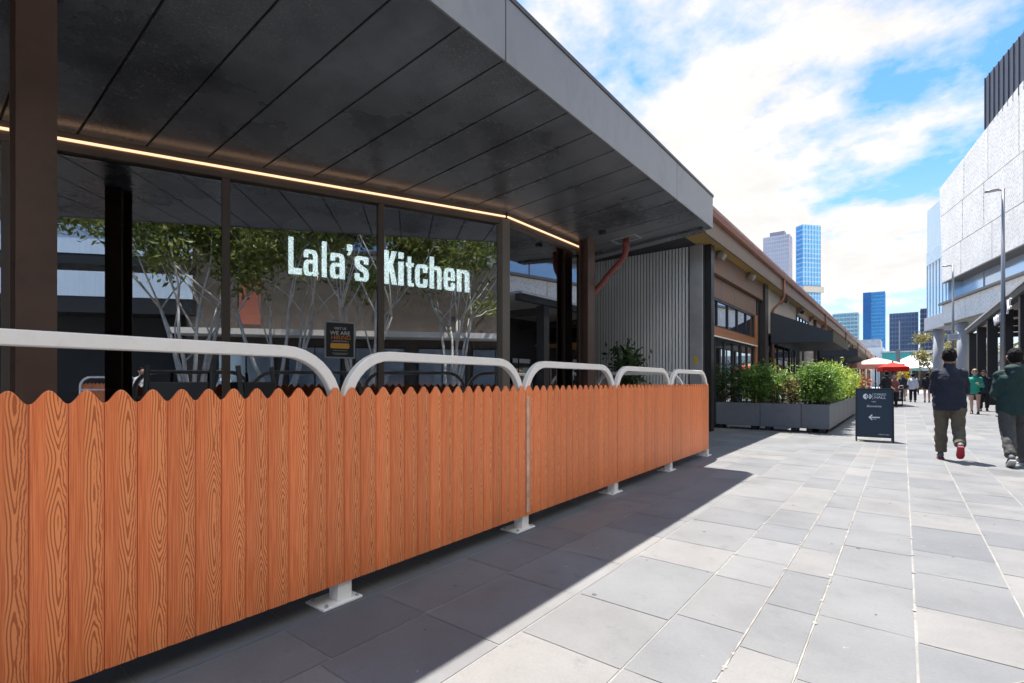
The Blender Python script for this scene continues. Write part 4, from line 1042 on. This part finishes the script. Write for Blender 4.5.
# ------------------------------------------------------------------ trees
def branch(ms, tips, p, d, L, r, lev, rg, bend):
    n = 4; pts = [p]; rr = [r]
    for k in range(n):
        d = (d + Vector((rg.gauss(0,bend),rg.gauss(0,bend),rg.gauss(0,bend*.6)+.05))).normalized(); p = p+d*(L/n); pts.append(p); rr.append(r*(1-.45*(k+1)/n))
    ms.tube(pts, rr, 7 if lev < 2 else 5)
    if lev >= 3: tips.append((pts[2],p)); return
    nb = rg.choice((2,3,3)) if lev < 2 else rg.choice((2,3))
    for k in range(nb):
        q = pts[-1] if k < 2 else pts[rg.choice((2,3))]
        e = (d+Vector((rg.gauss(0,.5),rg.gauss(0,.5),rg.gauss(.12,.3)))).normalized()
        branch(ms, tips, q, e, L*rg.uniform(.58,.8), rr[-1]*.8, lev+1, rg, bend)
def tree(lab, x, y, h, seed, lm, bark, stems=1, size=.12, per=90, spread=.35, r0=.13, first=.38, leafz=0, grp=None, sprd=.45, L2=.3):
    rg = random.Random(seed); t = thing('street_tree', lab, 'tree', (x,y,0), group=grp)
    ms, ml, tips = MB(), MB(), []
    for k in range(stems):
        a = rg.uniform(0,6.28); tilt = spread*(1 if stems > 1 else .25)
        branch(ms, tips, Vector((x+.15*math.cos(a)*(stems>1),y+.15*math.sin(a)*(stems>1),0)), Vector((tilt*math.cos(a),tilt*math.sin(a),1)).normalized(), h*first, r0*rg.uniform(.7,1.1), 0 if stems == 1 else 1, rg, .10)
    P = []
    for a, b in tips:
        for k in range(per):
            q = a.lerp(b, rg.uniform(.2,1.15)); s = sprd*rg.uniform(.5,1.1)
            P.append(q+Vector((rg.gauss(0,s),rg.gauss(0,s),rg.gauss(0,s*.7))))
    P = [p for p in P if p.z > leafz]
    leaves(ml, P, size, rg, .2)
    ms.build('trunk', bark, t, smooth=True); ml.build('crown', lm, t, recalc=False)
ft = 'gum trees at the far end of the walkway'
tree('slender gum tree with a small tawny crown left of the tall one', 1.45,80,7.2,21,L_euc,M_bark2,1,.17,110,grp=ft,sprd=.4,r0=.14,first=.42)
tree('tall gum tree with open tawny crown near the glass corner block', 2.7,76,10.8,22,L_euc,M_bark2,1,.18,120,grp=ft,sprd=.5,r0=.16,first=.40)
tree('bushy gum tree low in front of the tall one', 2.5,70,5.6,23,L_euc,M_bark2,3,.16,130,grp=ft,sprd=.45,r0=.10,first=.36)
tree('gum tree seen between the two round concrete columns', 4.9,92,9,24,L_euc,M_bark2,2,.18,120,grp=ft,sprd=.5,r0=.14)
tree('gum tree seen between the arcade posts', 7.6,92,9,25,L_euc,M_bark2,2,.18,120,grp=ft,sprd=.5,r0=.14)
tree('rearmost gum tree seen between the arcade posts', 10.2,96,9,26,L_euc,M_bark2,2,.18,120,grp=ft,sprd=.5,r0=.14)
st = 'pale stemmed trees across the walkway'
for i, (x, y, lab) in enumerate(((9.0,-3.6,'pale stemmed street tree across the walkway, second in the glass'),(9.3,-.7,'pale stemmed street tree across the walkway behind the sign lettering'),(9.0,2.3,'pale stemmed street tree across the walkway, fourth in the glass'),(9.1,5.6,'pale stemmed street tree across the walkway, rightmost in the glass'))):
    tree(lab, x, y, 10.5, 40+i, L_street, M_bark, 6, .14, 170, .30, .085, .38, 4.3, st, .48)

# ------------------------------------------------------------------ building opposite the glazing (seen in the reflections)
ob = thing('podium_building', 'dark podium building with blue glass balconies across the walkway', 'building', (15,-16,0))
mb = MB(); mb.box(15,22,-34,-6,0,4.2); mb.build('wall', M_inwall, ob); mb = MB(); mb.box(15.6,22,-34,-6,8.8,13); mb.build('wall', M_inwall, ob)
mb = MB(); mb.box(13.6,22,-34,-5.4,4.22,4.9); mb.box(13.6,22,-34,-5.4,6.3,6.7); mb.build('slab', M_black, ob)
mb = MB(); mb.box(13.58,13.60,-34,-5.4,4.92,6.0); mb.box(13.58,13.60,-34,-5.4,6.75,8.0); mb.build('balustrade', mat('blue_balustrade',(.60,.72,.86),.15,var=.1,stretch=(1,4,.2)), ob)
mb = MB(); mb.box(13.4,14.6,-34,-5.2,8.3,8.5); mb.build('roof_edge', M_white, ob)
kb = thing('market_hall', 'brown panelled hall behind the pale stemmed trees', 'building', (14,2,0))
mb = MB(); mb.box(14,16.2,-5.8,10,0,7.2); mb.build('wall', mat('brown_hall',(.10,.082,.07),.7,var=.3), kb)
mb = MB(); mb.box(12.4,13.995,-5.8,10,3.3,3.55); mb.build('canopy', M_white, kb)
for y in (-4.5,-1.5,1.5,4.5,7.2): window(13.95,y,y+2.4,.3,2.9,2,kb,M_black,gl=M_bglass)
mb = MB(); mb.box(13.93,13.99,-3.6,-2.7,3.9,6.3); mb.build('rust_panel', M_flo, kb)

# ------------------------------------------------------------------ far skyline
def tower(name, lab, x0, x1, y, h, depth, gm, bm_, floors, nv, crown=None, band=True, rz=0):
    w = x1-x0; t = thing(name, lab, 'tower', ((x0+x1)/2,y,0), rz)
    mb = MB(); mb.box(-w/2,w/2,0,depth,0,h); mb.build('glass_skin', gm, t, world=False)
    mb = MB()
    for k in range(1, floors+1):
        z = h*k/floors; mb.box(-w/2-.12,w/2+.12,-.12,depth+.12,z-h/floors*.30,z-.01)
    mb.build('floor_bands', bm_, t, world=False)
    mb = MB()
    for k in range(nv+1):
        xx = -w/2+w*k/nv; mb.box(xx-.15,xx+.15,-.3,-.13,0,h)
        yy_ = depth*k/nv; mb.box(w/2+.13,w/2+.3,yy_-.15,yy_+.15,0,h)
    mb.build('fins', bm_, t, world=False)
    return t
tw = lambda n, c, r=.25, mt=.5: mat(n, c, r, metal=mt, var=.3, scale=.03, stretch=(1,1,2))
t1 = tower('pale_tower', 'pale mauve grey tower with a flat plant box on its roof', -84.5,-67.0,420,112,12,tw('pale_tower_glass',(.42,.45,.55),.4,.2),mat('pale_tower_band',(.48,.48,.54),.6,var=.1,scale=.1),36,12)
mb = MB(); mb.box(-5,5,4,12,112,116); mb.build('plant_box', mat('plant_grey',(.22,.22,.27),.6), t1, world=False)
t2 = tower('blue_tower', 'blue glass tower with a pale crane collar round its middle', -64.2,-48.2,450,124,7,tw('blue_tower_glass',(.13,.36,.64)),mat('blue_band',(.30,.50,.68),.4,var=.15,scale=.1),34,6,rz=R(50))
mb = MB(); mb.box(-9.4,9.4,-2.2,9,71,75.5); mb.build('collar', mat('collar_cream',(.52,.48,.42),.7), t2, world=False)
mb = MB(); mb.box(-8.05,8.05,-.7,-.4,75.6,77); mb.build('collar_net', mat('net_blue',(.2,.3,.4),.7), t2, world=False)
t3 = tower('cobalt_tower', 'tall cobalt blue tower standing over the shed roof end', -31,-14,600,89,16,tw('cobalt_glass',(.05,.24,.52)),mat('cobalt_band',(.09,.28,.52),.35,var=.2,scale=.1),26,5)
mb = MB(); mb.box(-8.6,-2.5,-1.5,-.35,0,89); mb.build('side_bay', tw('side_bay_blue',(.035,.14,.36)), t3, world=False)
tower('teal_tower', 'teal and white residential tower left of the cobalt one', -47,-29.5,500,59,14,tw('teal_glass',(.14,.30,.38)),mat('teal_band',(.40,.50,.54),.5,var=.3,scale=.1),18,7)
t5 = tower('slate_tower', 'slate blue slab tower with a pale vertical strip', -6.8,7.2,400,45,18,tw('slate_glass',(.06,.10,.19)),mat('slate_band',(.12,.16,.24),.5,var=.2,scale=.1),16,9)
mb = MB(); mb.box(-2.3,-1.7,-.5,-.31,0,40); mb.build('strip', M_lgrey, t5, world=False)
tower('dark_tower', 'dark slate tower half hidden behind the gum trees', 8.2,22,380,44.5,14,tw('dark_glass',(.035,.05,.10)),mat('dark_band',(.075,.09,.14),.5,var=.2,scale=.1),16,8)
wb = thing('white_warehouse', 'low white rendered building beyond the end of the shed', 'building', (-6,160,0))
mb = MB(); mb.box(-13,-4,160,176,0,10.2); mb.build('wall', mat('white_render',(.58,.60,.63),.8,var=.05), wb)
mb = MB(); mb.box(-12,-4.6,161,175,10.2,12.4); mb.build('roof_plant', mat('plant_pale',(.36,.38,.42),.7,var=.25,scale=1.5), wb)
tb = thing('teal_pavilion', 'low teal glass pavilion at the far end of the walkway', 'pavilion', (-1.5,150,0))
mb = MB(); mb.box(-4,3.5,150,158,0,8.2); mb.build('glass_wall', tw('teal_pav',(.05,.30,.31)), tb)
mb = MB(); mb.box(-4.3,5.5,149.6,158.4,8.25,8.6); mb.build('roof', M_lgrey, tb)
mq = thing('white_marquee', 'white peaked marquee roof behind the umbrellas', 'marquee', (1,105,0))
mb = MB(); mb.rings([[(-3.4,101,3.3),(5.6,101,3.6),(5.6,112,3.6),(-3.4,112,3.3)],[(1,105.5,5.6),(2.2,105.5,5.6),(2.2,107,5.6),(1,107,5.6)]]); mb.build('roof', M_wtext, mq)
for a in (-3.2,1,5.3):
    for b in (101.3,111.6):
        mb = MB(); mb.tube([(a,b,0),(a,b,3.4)], .09, 8); mb.build('post', M_lamp, mq)
mb = MB(); mb.box(-3.2,5.4,108,108.1,0,3.1); mb.build('rear_screen', M_dgrey, mq)
pl = thing('leaning_pylon', 'dark leaning pylon in front of the teal pavilion', 'pylon', (-.4,98,0))
mb = MB(); mb.prism([(-.55,0),(-.15,0),(-.35,6.2),(-.95,6.2)], 'y', 98, 98.4); mb.build('mast', M_planter, pl)
# low distant blocks closing the horizon
M_far = mat('far_block', (.28,.31,.34), .8, var=.2, scale=.05)
for i, (x, y, w, h, lab) in enumerate(((-55,300,50,14,'distant low grey block behind the shed roof'),(14,260,34,11,'distant low grey block behind the gum trees'),(60,300,60,16,'distant low block behind the white clad building'))):
    t = thing('distant_block', lab, 'building', (x,y,0)); mb = MB(); mb.box(x-w/2,x+w/2,y,y+20,0,h); mb.build('wall', M_far, t)
    mb = MB(); 
    for k in range(int(h//3.2)): mb.box(x-w/2+.5,x+w/2-.5,y-.06,y-.01,1+k*3.2,2.4+k*3.2)
    mb.build('window_band', tw('far_glass%d' % i,(.06,.09,.13)), t)
hd_ = MB(); rg2 = random.Random(9)
P = [Vector((rg2.uniform(-3,14), rg2.uniform(112,118), abs(rg2.gauss(0,1.0))+rg2.random()*1.2)) for k in range(5000)]
leaves(hd_, P, .25, rg2, .2); o = hd_.build('ground_cover', L_mid, recalc=False); tag(o, 'low green planting closing the far end of the walkway', 'planting', kind='stuff')

# ------------------------------------------------------------------ sky, sun, camera
sd = Vector((.20,-.27,-1.0)).normalized()
sl = bpy.data.lights.new('sun', 'SUN'); sl.energy = 4.2; sl.angle = R(.5); sl.color = (1,.955,.89)
so = bpy.data.objects.new('sun', sl); C.objects.link(so); so.rotation_euler = sd.to_track_quat('-Z','Y').to_euler(); so.location = (0,0,60)
w = bpy.data.worlds.new('World'); S.world = w; w.use_nodes = True
t = NT(w); bg = t.n['Background']; SKYS = .14; bg.inputs['Strength'].default_value = SKYS
sky = t.new('ShaderNodeTexSky', sky_type='NISHITA'); sky.sun_disc = False; sky.sun_elevation = R(71.4); sky.sun_rotation = R(-36.5); sky.dust_density = .6; sky.ozone_density = 2.0; sky.air_density = 1.0
tc = t.new('ShaderNodeTexCoord'); sp = t.new('ShaderNodeSeparateXYZ'); t.link(tc.outputs['Generated'], sp.inputs[0])
zz = t.math('MAXIMUM', sp.outputs[2], .0); iz = t.math('ADD', zz, .22)
cv = t.new('ShaderNodeCombineXYZ'); t.link(t.math('DIVIDE', sp.outputs[0], iz), cv.inputs[0]); t.link(t.math('DIVIDE', sp.outputs[1], iz), cv.inputs[1]); cv.inputs[2].default_value = 3.7
n1 = t.noise(cv.outputs[0], 1.5, 9, .58); n2 = t.noise(cv.outputs[0], 5.5, 6, .6)
# main bank of cloud to the left of the street
dv = t.new('ShaderNodeVectorMath', operation='DOT_PRODUCT'); t.link(tc.outputs['Generated'], dv.inputs[0]); dv.inputs[1].default_value = Vector((math.sin(R(-20))*math.cos(R(17)),math.cos(R(-20))*math.cos(R(17)),math.sin(R(17))))
bank = t.maprange(dv.outputs['Value'], .86, .985, -.03, .20)
cov = t.math('ADD', t.math('ADD', n1, bank), t.math('MULTIPLY', t.math('SUBTRACT', n2, .5), .24))
cl_ = t.math('MAXIMUM', t.maprange(cov, .55, .67, 0, 1), t.maprange(sp.outputs[2], .34, .0, 0, .75))
shade = t.maprange(n2, .3, .7, .86, 1.0)
cc = t.mix(1.0, (2.95,2.9,2.84), shade, 'MULTIPLY')
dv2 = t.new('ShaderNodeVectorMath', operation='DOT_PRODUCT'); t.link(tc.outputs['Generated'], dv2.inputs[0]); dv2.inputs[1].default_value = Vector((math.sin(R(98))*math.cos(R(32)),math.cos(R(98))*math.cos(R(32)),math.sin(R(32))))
bright = t.maprange(dv2.outputs['Value'], .55, .85, 0, 1)          # unseen bright cloud bank, added to throw fill light on the shaded fence
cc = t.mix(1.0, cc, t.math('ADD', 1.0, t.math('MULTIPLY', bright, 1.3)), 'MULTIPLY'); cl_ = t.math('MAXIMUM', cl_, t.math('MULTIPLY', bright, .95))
skc = t.mix(1.0, sky.outputs[0], (.33,.55,.72), 'MULTIPLY')
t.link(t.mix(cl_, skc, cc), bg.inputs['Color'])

cam = bpy.data.cameras.new('camera'); co = bpy.data.objects.new('camera', cam); C.objects.link(co); S.camera = co
co.location = (0,0,1.22); co.rotation_euler = (R(90),0,R(38.2)); cam.sensor_width = 36; cam.lens = 497/1024*36; cam.shift_y = 40.5/1024; cam.clip_end = 3000; cam.clip_start = .05
S.view_settings.view_transform = 'Standard'; S.view_settings.look = 'None'; S.view_settings.gamma = 1; S.view_settings.exposure = 1.42
S.cycles.max_bounces = 8; S.cycles.transparent_max_bounces = 8; S.cycles.use_denoising = True
